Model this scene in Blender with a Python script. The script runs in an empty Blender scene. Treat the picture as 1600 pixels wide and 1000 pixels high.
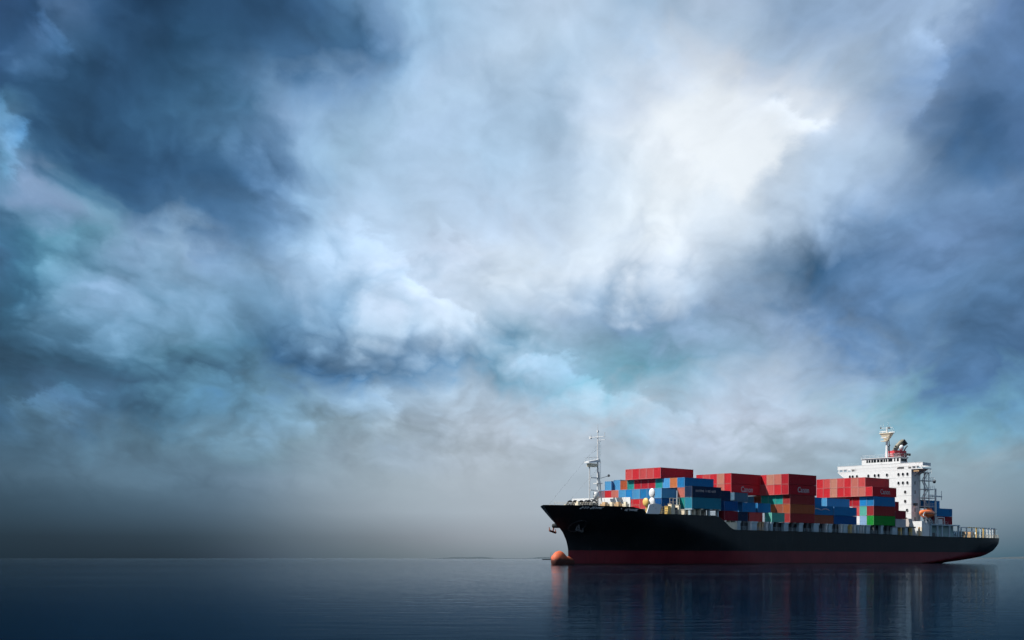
import bpy, math, random
from mathutils import Vector, Matrix
random.seed(7)
scene = bpy.context.scene
R = math.radians

# ------------------------------------------------------------------ camera
CAM_H = 1.6
cam_d = bpy.data.cameras.new('camera'); cam = bpy.data.objects.new('camera', cam_d)
scene.collection.objects.link(cam)
cam.location = (0, 0, CAM_H); cam.rotation_euler = (R(90), 0, 0)
cam_d.sensor_width = 36; cam_d.lens = 47.73; cam_d.shift_y = 0.2328
cam_d.clip_start = 0.5; cam_d.clip_end = 120000
scene.camera = cam
scene.view_settings.view_transform = 'Standard'; scene.view_settings.look = 'None'
scene.view_settings.gamma = 1.0; scene.view_settings.use_curve_mapping = False
EXPOSURE = 0.85
scene.view_settings.exposure = EXPOSURE
try:
    scene.cycles.use_denoising = True
    scene.cycles.max_bounces = 4
    scene.cycles.diffuse_bounces = 2; scene.cycles.glossy_bounces = 3
    scene.cycles.use_adaptive_sampling = True; scene.cycles.adaptive_threshold = 0.02; scene.cycles.adaptive_min_samples = 8
    scene.cycles.sample_clamp_indirect = 4
except Exception: pass

# ------------------------------------------------------------------ sun
SUN_EL = R(50); SX, SY = -0.989, -0.148
sun_d = bpy.data.lights.new('sun', 'SUN'); sun = bpy.data.objects.new('sun', sun_d)
scene.collection.objects.link(sun)
sun_d.energy = 4.8; sun_d.angle = R(0.6); sun_d.color = (1.0, 0.95, 0.88)
sv = Vector((SX*math.cos(SUN_EL), SY*math.cos(SUN_EL), math.sin(SUN_EL)))
sun.rotation_euler = (-sv).to_track_quat('-Z', 'Y').to_euler()

# ------------------------------------------------------------------ sky (world)
def lin(c):
    c = c/255.0
    return c/12.92 if c <= 0.04045 else ((c+0.055)/1.055)**2.4
world = bpy.data.worlds.new('World'); scene.world = world; world.use_nodes = True
wt = world.node_tree; wt.nodes.clear()
try:
    world.cycles.sampling_method = 'MANUAL'; world.cycles.sample_map_resolution = 512
except Exception: pass
class NT:
    """tiny helper to write node graphs"""
    def __init__(s, tree): s.t = tree
    def n(s, kind, **kw):
        nd = s.t.nodes.new(kind)
        for k, v in kw.items(): setattr(nd, k, v)
        return nd
    def link(s, a, b): s.t.links.new(a, b)
    def put(s, sock, v):
        if hasattr(v, 'default_value') or hasattr(v, 'is_output'): s.link(v, sock)
        else: sock.default_value = v
    def m(s, op, a, b=0.0, c=0.0, clamp=False):
        nd = s.n('ShaderNodeMath', operation=op, use_clamp=clamp)
        for i, v in enumerate((a, b, c)): s.put(nd.inputs[i], v)
        return nd.outputs[0]
    def vm(s, op, a, b=(0, 0, 0)):
        nd = s.n('ShaderNodeVectorMath', operation=op)
        s.put(nd.inputs[0], a)
        if op == 'SCALE': s.put(nd.inputs[3], b)
        else: s.put(nd.inputs[1], b)
        return nd.outputs[0]
    def mr(s, v, a, b, c=0.0, d=1.0, kind='LINEAR'):
        nd = s.n('ShaderNodeMapRange', interpolation_type=kind, clamp=True)
        s.put(nd.inputs[0], v)
        for i, x in enumerate((a, b, c, d)): s.put(nd.inputs[i+1], x)
        return nd.outputs[0]
    def mixc(s, f, a, b, blend='MIX'):
        nd = s.n('ShaderNodeMix', data_type='RGBA', blend_type=blend)
        s.put(nd.inputs[0], f); s.put(nd.inputs[6], a); s.put(nd.inputs[7], b)
        return nd.outputs[2]
    def noise(s, vec, scale, detail=6, rough=0.55, dist=0.0, dim='3D'):
        nd = s.n('ShaderNodeTexNoise', noise_dimensions=dim)
        if vec is not None: s.link(vec, nd.inputs['Vector'])
        nd.inputs['Scale'].default_value = scale; nd.inputs['Detail'].default_value = detail
        nd.inputs['Roughness'].default_value = rough; nd.inputs['Distortion'].default_value = dist
        return nd
W = NT(wt)
D = W.n('ShaderNodeTexCoord').outputs['Generated']
Dn = W.vm('NORMALIZE', D)
sep = W.n('ShaderNodeSeparateXYZ'); W.link(Dn, sep.inputs[0])
az0 = W.m('ARCTAN2', sep.outputs[0], sep.outputs[1])
el0 = W.m('ARCSINE', sep.outputs[2])
# two looks at one cloud deck: a flat layer overhead (foreshortened towards the horizon) and its finer curls
calm = W.mr(el0, R(1.5), R(5.5), 0.0, 1.0, 'SMOOTHSTEP')
den = W.m('ADD', W.m('MAXIMUM', sep.outputs[2], 0.0), 0.40)
qc = W.n('ShaderNodeCombineXYZ')
W.put(qc.inputs[0], W.m('DIVIDE', sep.outputs[0], den)); W.put(qc.inputs[1], W.m('DIVIDE', W.m('MULTIPLY', sep.outputs[1], 0.70), den)); W.put(qc.inputs[2], W.m('MULTIPLY', sep.outputs[2], 1.5))
rot = W.n('ShaderNodeVectorRotate', rotation_type='Z_AXIS'); W.link(qc.outputs[0], rot.inputs['Vector']); rot.inputs['Angle'].default_value = R(-24)
Q = W.vm('MULTIPLY', rot.outputs[0], (1.65, 1.75, 1.6))
def split(col):
    s_ = W.n('ShaderNodeSeparateColor'); W.link(col, s_.inputs[0]); return s_.outputs
nA = W.noise(Q, 2.2, 3, 0.5, dim='2D'); nB = W.noise(Q, 4.5, 6, 0.54, dim='2D')
swirl = W.vm('SCALE', W.vm('SUBTRACT', nA.outputs['Color'], (0.5, 0.5, 0.5)), 0.16)
Q2 = W.vm('ADD', Q, swirl)
a_ = split(nA.outputs['Color']); b_ = split(nB.outputs['Color'])
def bend(base, ca, cb, ka, kb):
    d1 = W.m('MULTIPLY', W.m('SUBTRACT', ca, 0.5), ka)
    d2 = W.m('MULTIPLY', W.m('SUBTRACT', cb, 0.5), kb)
    return W.m('ADD', base, W.m('MULTIPLY', W.m('ADD', d1, d2), calm))
# puffs: heaped cells with creased edges, finer heaps on top of coarser ones
def puffs(vec, scale, detail=3.0, rough=0.55):
    nd = W.n('ShaderNodeTexVoronoi', voronoi_dimensions='2D', feature='F1')
    nd.normalize = True
    W.link(vec, nd.inputs['Vector']); nd.inputs['Scale'].default_value = scale
    nd.inputs['Detail'].default_value = detail; nd.inputs['Roughness'].default_value = rough; nd.inputs['Lacunarity'].default_value = 2.2
    return nd.outputs['Distance']
curl = W.vm('SCALE', W.vm('SUBTRACT', nB.outputs['Color'], (0.5, 0.5, 0.5)), 0.17)
QP = W.vm('ADD', Q2, curl)
v0 = puffs(QP, 3.0); v1 = puffs(W.vm('ADD', QP, (0.035, -0.05, 0.035)), 3.0)
heap = W.m('SUBTRACT', 0.36, v0)
az = bend(az0, a_[0], b_[0], R(2.0), R(2.8))
el = bend(el0, a_[1], b_[1], R(1.2), R(2.0))
el = W.m('ADD', el, W.m('MULTIPLY', W.m('MULTIPLY', heap, R(6.5)), calm))
az = W.m('ADD', az, W.m('MULTIPLY', W.m('MULTIPLY', heap, R(6.5)), calm))
HALF = R(22.5)
tt = W.m('DIVIDE', W.m('PINGPONG', W.m('ADD', az, HALF), 2*HALF), 2*HALF)
# cloud cover seen in the sky: azimuth runs along a row, one row for each elevation
XW = list(range(0, 1601, 100)); XF = list(range(0, 701, 50)) + list(range(800, 1601, 100))
ROWS = {
 0:[(38,72,122),(45,80,130),(62,98,150),(40,78,125),(20,56,96),(22,58,98),(30,70,112),(32,72,115),(36,76,120),(46,88,136),(62,106,156),(90,132,180),(120,155,200),(140,172,210),(155,184,218),(182,202,230),(192,210,236),(165,188,218),(180,196,222),(155,176,208),(142,165,200),(150,172,208),(145,168,206),(78,106,162)],
 40:[(36,70,118),(42,78,126),(80,115,165),(48,86,134),(22,58,98),(22,58,96),(30,72,114),(34,76,118),(42,84,130),(52,95,142),(62,108,156),(78,120,168),(115,150,196),(145,175,212),(160,187,220),(186,206,232),(186,206,232),(178,198,226),(178,196,222),(165,185,215),(158,178,210),(152,174,208),(150,172,208),(82,112,165)],
 80:[(34,72,118),(38,76,122),(58,98,145),(42,84,130),(30,68,110),(24,62,100),(28,72,112),(46,90,136),(56,100,148),(60,102,150),(60,104,152),(72,114,162),(110,148,194),(150,180,216),(168,192,224),(186,206,232),(178,200,228),(198,212,233),(188,203,226),(176,194,220),(168,186,214),(162,182,212),(112,140,186),(90,120,170)],
 120:[(36,78,122),(34,74,118),(26,64,102),(22,56,92),(28,66,106),(32,74,116),(46,92,136),(72,116,164),(92,132,178),(108,145,190),(110,146,192),(115,150,196),(135,168,208),(158,186,220),(170,195,226),(178,200,228),(178,200,229),(204,216,236),(210,218,234),(200,210,230),(186,200,222),(160,180,210),(118,145,190),(84,115,165)],
 170:[(66,118,162),(58,106,150),(38,82,126),(28,66,104),(28,68,108),(42,88,132),(56,104,148),(68,116,162),(84,128,174),(125,158,202),(140,172,212),(142,174,212),(152,182,216),(162,190,222),(172,196,228),(172,196,226),(180,202,230),(222,231,245),(236,240,247),(228,233,244),(204,213,230),(168,185,214),(90,120,168),(78,110,160)],
 230:[(86,134,178),(94,138,182),(62,110,156),(40,86,132),(34,76,120),(38,82,128),(60,106,152),(78,122,168),(92,132,180),(110,148,194),(140,174,214),(152,184,218),(160,190,222),(168,194,226),(176,200,230),(174,199,229),(188,207,233),(222,232,246),(240,243,250),(226,233,245),(186,202,226),(166,186,215),(84,118,168),(76,108,160)],
 290:[(66,124,164),(96,140,182),(132,158,200),(84,132,174),(46,92,138),(42,86,134),(46,90,138),(52,96,144),(74,116,166),(104,142,190),(138,172,212),(155,186,220),(168,194,226),(176,200,230),(184,205,234),(184,205,233),(196,213,236),(226,235,247),(240,244,250),(210,221,239),(180,198,224),(156,178,212),(92,126,174),(76,110,162)],
 340:[(76,126,168),(112,148,192),(130,158,200),(118,162,198),(70,116,162),(60,104,152),(66,110,158),(78,120,170),(101,141,187),(125,160,203),(153,183,219),(177,201,233),(183,205,235),(191,211,238),(192,210,236),(196,212,237),(204,218,239),(230,238,248),(232,238,247),(196,211,233),(158,180,212),(120,150,194),(112,143,190),(100,132,182)],
 400:[(64,108,154),(62,120,160),(92,148,182),(118,162,197),(134,167,207),(140,173,211),(144,175,213),(133,165,207),(136,171,211),(148,179,217),(158,187,223),(168,193,225),(190,208,235),(198,213,238),(204,216,238),(214,226,243),(216,227,243),(216,226,242),(214,224,240),(165,188,218),(68,112,160),(108,140,190),(100,132,182),(72,110,158)],
 480:[(42,85,120),(60,108,145),(106,149,188),(123,162,201),(113,155,196),(118,157,198),(158,187,220),(195,212,235),(190,208,232),(170,192,222),(130,162,200),(140,168,205),(150,175,212),(120,150,195),(95,130,180),(90,125,172),(85,120,168)],
 560:[(45,80,108),(50,88,118),(65,112,148),(88,138,172),(66,114,160),(62,108,158),(78,122,170),(112,150,190),(122,166,200),(137,174,203),(112,166,193),(125,165,195),(150,175,208),(155,178,210),(130,160,200),(85,122,170),(70,108,158)],
 620:[(45,84,116),(75,114,156),(55,92,124),(60,102,136),(90,134,166),(126,162,194),(146,175,207),(177,197,221),(187,204,225),(182,202,225),(147,184,208),(177,197,223),(192,207,231),(187,204,228),(121,175,197),(106,157,189),(94,142,181)],
 680:[(62,97,126),(78,110,139),(84,118,146),(92,126,152),(100,132,158),(123,148,165),(154,172,192),(174,186,202),(186,196,212),(192,202,217),(179,194,212),(189,199,219),(194,204,225),(182,199,222),(159,194,215),(121,170,193),(109,152,185)],
 740:[(66,95,121),(80,109,135),(88,117,143),(92,121,147),(108,133,159),(140,158,176),(162,176,189),(174,184,196),(178,186,197),(174,186,200),(174,186,200),(174,186,200),(165,179,194),(160,179,196),(150,176,192),(150,171,186),(130,156,176)],
 800:[(47,72,94),(55,80,103),(64,89,112),(73,96,119),(94,115,136),(132,146,161),(156,167,179),(168,178,190),(175,182,192),(172,182,195),(170,180,194),(168,179,193),(155,166,179),(150,163,177),(145,161,176),(146,159,174),(118,139,156)],
 840:[(32,53,71),(38,57,75),(42,61,79),(48,67,85),(74,91,108),(105,118,132),(124,133,143),(147,153,163),(160,166,175),(157,165,177),(162,172,186),(158,169,184),(141,153,166),(134,149,162),(128,144,158),(120,137,152),(93,117,137)],
 870:[(28,48,65),(30,49,66),(34,51,67),(38,55,71),(62,77,96),(90,105,119),(105,117,126),(125,135,144),(135,145,154),(135,145,154),(138,150,163),(133,147,161),(114,129,141),(106,125,139),(96,119,136),(86,115,133),(68,99,121)],
}
FPX = 2121.4
K = 2.0**(-EXPOSURE)
ys = sorted(ROWS, reverse=True)
col = None
for i, y in enumerate(ys):
    rp = W.n('ShaderNodeValToRGB'); cr = rp.color_ramp; cr.interpolation = 'B_SPLINE' if y > 600 else 'CARDINAL'
    W.link(tt, rp.inputs[0])
    pts = [((math.atan((x-800)/FPX)+HALF)/(2*HALF), c) for x, c in zip(XF if len(ROWS[y]) == len(XF) else XW, ROWS[y])]
    pts = [(0.0, pts[0][1])] + pts + [(1.0, pts[-1][1])]
    while len(cr.elements) < len(pts): cr.elements.new(0.5)
    for e, (p, c) in zip(cr.elements, pts):
        e.position = p; e.color = (lin(c[0]), lin(c[1]), lin(c[2]), 1)
    e_y = math.atan((872.5-y)/FPX)
    if col is None: col = rp.outputs[0]
    else: col = W.mixc(W.mr(el, e_prev, e_y), col, rp.outputs[0])
    e_prev = e_y
# the break in the cover: a ragged wedge where the light comes through
def sky_pt(x, y): a = math.atan((x-800)/FPX); return a, math.atan((872.5-y)*math.cos(a)/FPX)
fine = W.noise(Q2, 9.0, 6, 0.58, dim='2D').outputs['Color']; f_ = split(fine)
azf = W.m('ADD', az0, W.m('MULTIPLY', W.m('SUBTRACT', f_[0], 0.5), R(3.2))); elf = W.m('ADD', el0, W.m('MULTIPLY', W.m('SUBTRACT', f_[1], 0.5), R(2.6)))
def side(p, q, soft):
    (ax, ay), (bx, by) = sky_pt(*p), sky_pt(*q); dx, dy = bx-ax, by-ay; l = math.hypot(dx, dy); nx, ny = -dy/l, dx/l
    d = W.m('ADD', W.m('MULTIPLY', azf, nx), W.m('ADD', W.m('MULTIPLY', elf, ny), -(ax*nx+ay*ny)))
    return W.mr(d, -soft*0.35, soft, 0, 1, 'SMOOTHSTEP')
gap = W.m('MULTIPLY', W.m('MULTIPLY', side((985,140),(1128,338), R(.8)), side((1128,338),(1320,170), R(.9))), side((1320,140),(960,150), R(2.4)))
col = W.mixc(W.m('MULTIPLY', gap, 0.88), col, (lin(249), lin(251), lin(254), 1))
ga_, ge_ = sky_pt(1120, 245)
gd = W.m('SQRT', W.m('ADD', W.m('POWER', W.m('SUBTRACT', azf, ga_), 2.0), W.m('POWER', W.m('MULTIPLY', W.m('SUBTRACT', elf, ge_), 1.25), 2.0)))
col = W.mixc(W.mr(gd, R(1.0), R(5.5), 0.20, 0.0, 'SMOOTHSTEP'), col, (lin(234), lin(243), lin(254), 1))
# lit fronts of single heaps: a bright ragged rim that shades off into the heap's body
def front(p, q, width, gain, soft=0.35):
    (ax, ay), (bx, by) = sky_pt(*p), sky_pt(*q); dx, dy = bx-ax, by-ay; l = math.hypot(dx, dy); tx, ty = dx/l, dy/l; nx, ny = ty, -tx
    d = W.m('ADD', W.m('MULTIPLY', azf, nx), W.m('ADD', W.m('MULTIPLY', elf, ny), -(ax*nx+ay*ny)))
    t = W.m('ADD', W.m('MULTIPLY', azf, tx/l), W.m('ADD', W.m('MULTIPLY', elf, ty/l), -(ax*tx+ay*ty)/l))
    m_ = W.m('MULTIPLY', W.mr(t, -0.12, 0.15, 0, 1, 'SMOOTHSTEP'), W.mr(t, 1.12, 0.85, 0, 1, 'SMOOTHSTEP'))
    g_ = W.m('MULTIPLY', W.mr(d, -R(soft)*0.4, R(soft), 0, 1, 'SMOOTHSTEP'), W.mr(d, 0.0, R(width), 1, 0, 'SMOOTHSTEP'))
    return W.m('ADD', 1.0, W.m('MULTIPLY', W.m('MULTIPLY', m_, g_), gain))
for p, q, w_, g_ in (((548,330),(660,432),3.4,.16),((650,425),(748,512),2.6,.22),((-30,125),(58,200),2.2,.75),((58,200),(40,290),1.8,.45),((90,25),(30,95),1.2,.0),
                     ((150,640),(30,590),1.6,.0),((20,612),(140,606),1.5,.55),((420,525),(560,610),2.0,.15),((560,590),(640,640),1.8,.25),((820,545),(960,598),2.2,.32),((960,598),(1090,640),2.0,.22),
                     ((1400,90),(1480,180),1.6,.0),((1470,60),(1455,190),1.8,.30),((1200,130),(1300,200),1.2,.18),((700,330),(760,395),1.5,.10),((75,15),(115,62),1.4,.8)):
    if g_ > 0: col = W.vm('SCALE', col, front(p, q, w_, g_))
# thick, rain-dark masses in the cover
def mass(cx, cy, rx, ry, ang, k, gain):
    (ma, me_) = sky_pt(cx, cy); ca, sa = math.cos(R(ang)), math.sin(R(ang)); ax, ay = rx/FPX, ry/FPX
    qa = W.m('ADD', W.m('SUBTRACT', azf, ma), W.m('MULTIPLY', heap, R(3.0))); qe = W.m('ADD', W.m('SUBTRACT', elf, me_), W.m('MULTIPLY', heap, R(3.0)))
    x_ = W.m('ADD', W.m('MULTIPLY', qa, ca/ax), W.m('MULTIPLY', qe, sa/ax)); y_ = W.m('ADD', W.m('MULTIPLY', qa, -sa/ay), W.m('MULTIPLY', qe, ca/ay))
    r_ = W.m('SQRT', W.m('ADD', W.m('MULTIPLY', x_, x_), W.m('MULTIPLY', y_, y_)))
    return W.mr(r_, 0.25, k, gain, 0.0, 'SMOOTHSTEP')
for cx, cy, rx, ry, an, k, g in ((1290,415,140,62,10,1.7,.48),(1540,190,95,130,0,1.5,.38),(330,285,190,60,-32,1.4,.42),(180,110,170,100,-20,1.5,.42),(400,55,150,55,10,1.4,.16),(1490,520,150,60,-8,1.5,.28),(540,545,190,34,6,1.4,.26),(110,560,170,55,-6,1.5,.22)):
    mk = mass(cx, cy, rx, ry, an, k, g)
    col = W.mixc(mk, col, (lin(34), lin(76), lin(118), 1))
# higher overhead the cover evens out
col = W.mixc(W.mr(el0, R(24), R(50), 0, 1, 'SMOOTHSTEP'), col, (lin(118), lin(150), lin(192), 1))
# billows: the deck's own thickness, lit from the break in the cover (thin edges bright, thick undersides dark)
FPX_ = FPX
def deck_at(off): return W.noise(W.vm('ADD', Q2, off), 3.6, 8, 0.57, 0.0, '2D').outputs[0]
r0 = deck_at((0, 0, 0)); r1 = deck_at((0.03, -0.045, 0.03))
relief = W.m('ADD', W.m('MULTIPLY', W.m('SUBTRACT', r0, r1), 1.0), W.m('MULTIPLY', W.m('SUBTRACT', v1, v0), 1.25))
thick = W.m('MULTIPLY', W.m('SUBTRACT', r0, 0.5), -0.5)
amp = W.m('MULTIPLY', W.mr(el0, R(2.5), R(5.5), 0.05, 1.0, 'SMOOTHSTEP'), W.m('SUBTRACT', 1.0, W.m('MULTIPLY', gap, 0.7)))
lum = W.n('ShaderNodeRGBToBW'); W.link(col, lum.inputs[0])
quiet = W.mr(lum.outputs[0], 0.15, 0.75, 1.0, 0.45)
bil = W.m('ADD', 0.99, W.m('MULTIPLY', W.m('ADD', relief, thick), W.m('MULTIPLY', amp, quiet)))
bil = W.m('MAXIMUM', bil, 0.35)
col = W.vm('SCALE', col, bil)
hs = W.n('ShaderNodeHueSaturation'); hs.inputs['Saturation'].default_value = 0.90; hs.inputs['Hue'].default_value = 0.489; W.link(col, hs.inputs['Color'])
gm = W.n('ShaderNodeGamma'); gm.inputs['Gamma'].default_value = 1.05; W.link(hs.outputs[0], gm.inputs['Color']); col = W.vm('MULTIPLY', gm.outputs[0], (0.965, 1.0, 1.02))
bg_c = W.n('ShaderNodeBackground'); W.link(col, bg_c.inputs[0]); bg_c.inputs[1].default_value = K
skyt = W.n('ShaderNodeTexSky', sky_type='NISHITA', sun_disc=False)
skyt.sun_elevation = SUN_EL; skyt.sun_rotation = math.atan2(SX, SY)
bg_s = W.n('ShaderNodeBackground'); W.link(skyt.outputs[0], bg_s.inputs[0]); bg_s.inputs[1].default_value = 0.06*K
mx = W.n('ShaderNodeMixShader'); mx.inputs[0].default_value = 0.97
W.link(bg_s.outputs[0], mx.inputs[1]); W.link(bg_c.outputs[0], mx.inputs[2])
wo = W.n('ShaderNodeOutputWorld'); W.link(mx.outputs[0], wo.inputs[0])

# ------------------------------------------------------------------ materials
MATS = {}
def paint(name, c, rough=0.5, var=0.18, rust=0.0, metal=0.0, streak=0.25, spec=0.5, scale=1.0):
    """weathered paint: patchy tone, vertical run-off streaks, optional rust bloom"""
    if name in MATS: return MATS[name]
    m = bpy.data.materials.new(name); m.use_nodes = True; MATS[name] = m
    t = m.node_tree; N = NT(t); bs = t.nodes['Principled BSDF']
    tc = N.n('ShaderNodeTexCoord').outputs['Object']
    oi = N.n('ShaderNodeObjectInfo').outputs['Random']
    off = N.vm('ADD', tc, N.vm('SCALE', (37.0, 21.0, 11.0), oi))
    n1 = N.noise(off, 0.55*scale, 5, 0.6).outputs[0]
    mp = N.n('ShaderNodeMapping'); N.link(off, mp.inputs[0]); mp.inputs['Scale'].default_value = (2.6*scale, 2.6*scale, 0.22*scale)
    n2 = N.noise(mp.outputs[0], 1.0, 4, 0.6).outputs[0]
    f = N.m('ADD', N.m('MULTIPLY', N.m('SUBTRACT', n1, 0.5), var*2.2), N.m('MULTIPLY', N.m('SUBTRACT', n2, 0.5), streak*1.6))
    f = N.m('ADD', f, N.m('MULTIPLY', N.m('SUBTRACT', oi, 0.5), var*0.8))
    f = N.m('ADD', 1.0, f)
    cc = N.vm('SCALE', (c[0], c[1], c[2]), f)
    if rust > 0:
        n3 = N.noise(off, 1.7*scale, 7, 0.68).outputs[0]
        rf = N.mr(n3, 0.62 - 0.1*rust, 0.74, 0, 0.85)
        cc = N.mixc(rf, cc, (0.13, 0.05, 0.025, 1))
    N.link(cc, bs.inputs['Base Color'])
    bs.inputs['Roughness'].default_value = rough; bs.inputs['Metallic'].default_value = metal
    bs.inputs['Specular IOR Level'].default_value = spec
    rr = N.m('ADD', rough - 0.08, N.m('MULTIPLY', n1, 0.16)); N.link(rr, bs.inputs['Roughness'])
    return m
COL = {
 'red': (0.50, 0.022, 0.032), 'crimson': (0.36, 0.014, 0.025), 'dark red': (0.27, 0.03, 0.032), 'faded red': (0.50, 0.07, 0.07),
 'salmon': (0.48, 0.15, 0.12), 'tan red': (0.46, 0.20, 0.15), 'maroon': (0.22, 0.016, 0.030), 'brown': (0.26, 0.075, 0.045),
 'orange': (0.50, 0.15, 0.055), 'rust brown': (0.34, 0.085, 0.035),
 'light blue': (0.07, 0.28, 0.52), 'pale blue': (0.22, 0.36, 0.55), 'blue': (0.015, 0.17, 0.40), 'bright blue': (0.012, 0.20, 0.50), 'deep blue': (0.005, 0.08, 0.26),
 'navy': (0.012, 0.03, 0.075), 'slate blue': (0.08, 0.16, 0.24), 'teal': (0.015, 0.24, 0.22), 'mint': (0.10, 0.40, 0.33),
 'sea green': (0.02, 0.20, 0.30), 'green': (0.012, 0.24, 0.035), 'grey': (0.42, 0.44, 0.48), 'plum grey': (0.22, 0.13, 0.17),
}
def cmat(k): return paint('container_' + k.replace(' ', '_'), tuple(x*0.80 for x in COL[k]), 0.62, 0.10, 0.25 if k not in ('red',) else 0.1, 0, 0.16, 0.1)
def fmat(k):
    c = COL[k]; g = 0.33*(c[0]+c[1]+c[2])
    return paint('frame_' + k.replace(' ', '_'), tuple(0.80*(x*0.88+0.03+0.08*max(c)) for x in c), 0.62, 0.12, 0.3, 0, 0.16, 0.1)
white = paint('white_ship_paint', (0.53, 0.54, 0.545), 0.42, 0.05, 0.05, 0, 0.12)
offwhite = paint('cream_paint', (0.60, 0.53, 0.40), 0.5, 0.1, 0.15)
yellow = paint('ochre_paint', (0.55, 0.36, 0.10), 0.5, 0.12, 0.2)
bluegrey = paint('blue_grey_paint', (0.30, 0.40, 0.46), 0.5, 0.1, 0.12)
darkgrey = paint('dark_grey_steel', (0.05, 0.055, 0.06), 0.55, 0.2, 0.15)
blackst = paint('black_steel', (0.012, 0.013, 0.016), 0.5, 0.2, 0.0)
tan = paint('tan_machinery', (0.42, 0.27, 0.14), 0.55, 0.15, 0.2)
sooty = paint('sooty_steel', (0.16, 0.15, 0.11), 0.5, 0.25, 0.1)
redfun = paint('funnel_red', (0.42, 0.02, 0.03), 0.5, 0.1, 0.05)
anchorm = paint('anchor_rust', (0.16, 0.05, 0.035), 0.75, 0.3, 0.5)
lettering = paint('white_lettering', (0.62, 0.62, 0.62), 0.6, 0.05, 0.0)
lettergrey = paint('faded_lettering', (0.30, 0.27, 0.30), 0.6, 0.05, 0.0)
deckm = paint('deck_paint', (0.08, 0.10, 0.09), 0.7, 0.2, 0.2)
orange_boat = paint('lifeboat_orange', (0.62, 0.14, 0.035), 0.4, 0.08, 0.0)
bulb_old = paint('antifouling_orange', (0.42, 0.085, 0.05), 0.6, 0.2, 0.15)
glass = bpy.data.materials.new('dark_window_glass'); glass.use_nodes = True
g_ = glass.node_tree.nodes['Principled BSDF']; g_.inputs['Base Color'].default_value = (0.006, 0.008, 0.01, 1); g_.inputs['Roughness'].default_value = 0.12

# hull: black topsides over maroon boot topping, with welded plate strakes, scuffs and run-off
hullm = bpy.data.materials.new('hull_paint'); hullm.use_nodes = True
N = NT(hullm.node_tree); bs = hullm.node_tree.nodes['Principled BSDF']
tc = N.n('ShaderNodeTexCoord').outputs['Object']
sp = N.n('ShaderNodeSeparateXYZ'); N.link(tc, sp.inputs[0])
wob = N.noise(tc, 0.9, 4, 0.6).outputs[0]
zz = N.m('ADD', sp.outputs[2], N.m('MULTIPLY', N.m('SUBTRACT', wob, 0.5), 0.10))
blk = N.mr(zz, 3.58, 3.66)
mp = N.n('ShaderNodeMapping'); N.link(tc, mp.inputs[0]); mp.inputs['Scale'].default_value = (1.3, 1.3, 0.10)
run = N.noise(mp.outputs[0], 1.0, 6, 0.65).outputs[0]
pat = N.noise(tc, 0.12, 6, 0.6).outputs[0]
topc = N.mixc(N.mr(pat, 0.35, 0.75), (0.006, 0.0085, 0.0105, 1), (0.014, 0.019, 0.022, 1))
topc = N.mixc(N.mr(run, 0.56, 0.78, 0, 0.6), topc, (0.042, 0.038, 0.036, 1))
scf = N.noise(tc, 0.8, 7, 0.7).outputs[0]
topc = N.mixc(N.m('MULTIPLY', N.mr(scf, 0.62, 0.75), N.mr(sp.outputs[0], 118, 150, 0, 0.6)), topc, (0.09, 0.085, 0.08, 1))
botc = N.mixc(N.mr(pat, 0.35, 0.7), (0.10, 0.012, 0.020, 1), (0.15, 0.022, 0.030, 1))
botc = N.mixc(N.mr(run, 0.52, 0.75, 0, 0.6), botc, (0.055, 0.016, 0.02, 1))
botc = N.mixc(N.mr(zz, 0.05, 0.5, 0.8, 0.0), botc, (0.015, 0.017, 0.014, 1))
N.link(N.mixc(blk, botc, topc), bs.inputs['Base Color'])
N.link(N.mr(pat, 0.3, 0.7, 0.34, 0.5), bs.inputs['Roughness'])
bs.inputs['Specular IOR Level'].default_value = 0.18
br = N.n('ShaderNodeTexBrick'); N.link(tc, br.inputs['Vector'])
mpb = N.n('ShaderNodeMapping'); N.link(tc, mpb.inputs[0]); mpb.inputs['Rotation'].default_value = (R(90), 0, 0)
N.link(mpb.outputs[0], br.inputs['Vector'])
br.inputs['Scale'].default_value = 1.0; br.inputs['Brick Width'].default_value = 9.0; br.inputs['Row Height'].default_value = 2.3
br.inputs['Mortar Size'].default_value = 0.05; br.inputs['Color1'].default_value = (1, 1, 1, 1); br.inputs['Color2'].default_value = (0.9, 0.9, 0.9, 1); br.inputs['Mortar'].default_value = (0, 0, 0, 1)
dent = N.noise(tc, 0.35, 3, 0.5).outputs[0]
hgt = N.m('ADD', N.m('MULTIPLY', br.outputs[0], 0.25), dent)
bp = N.n('ShaderNodeBump'); bp.inputs['Strength'].default_value = 0.25; bp.inputs['Distance'].default_value = 0.12
N.link(hgt, bp.inputs['Height']); N.link(bp.outputs[0], bs.inputs['Normal'])

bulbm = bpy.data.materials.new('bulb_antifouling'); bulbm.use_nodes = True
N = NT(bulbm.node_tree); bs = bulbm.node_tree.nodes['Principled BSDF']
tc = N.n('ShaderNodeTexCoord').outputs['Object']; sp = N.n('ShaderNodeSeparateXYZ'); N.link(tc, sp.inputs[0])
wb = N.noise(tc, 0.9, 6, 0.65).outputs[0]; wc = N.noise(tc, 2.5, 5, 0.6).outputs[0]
bulb_shade = N.mr(N.m('ADD', sp.outputs[2], N.m('MULTIPLY', N.m('SUBTRACT', wb, 0.5), 2.2)), 1.2, 1.9)  # shaded side of the bulb painted into the colour: dark below, ragged edge
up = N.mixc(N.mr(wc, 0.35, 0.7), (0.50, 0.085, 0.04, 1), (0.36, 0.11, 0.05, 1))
N.link(N.mixc(bulb_shade, (0.06, 0.022, 0.018, 1), up), bs.inputs['Base Color']); bs.inputs['Roughness'].default_value = 0.6; bs.inputs['Specular IOR Level'].default_value = 0.2

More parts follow.
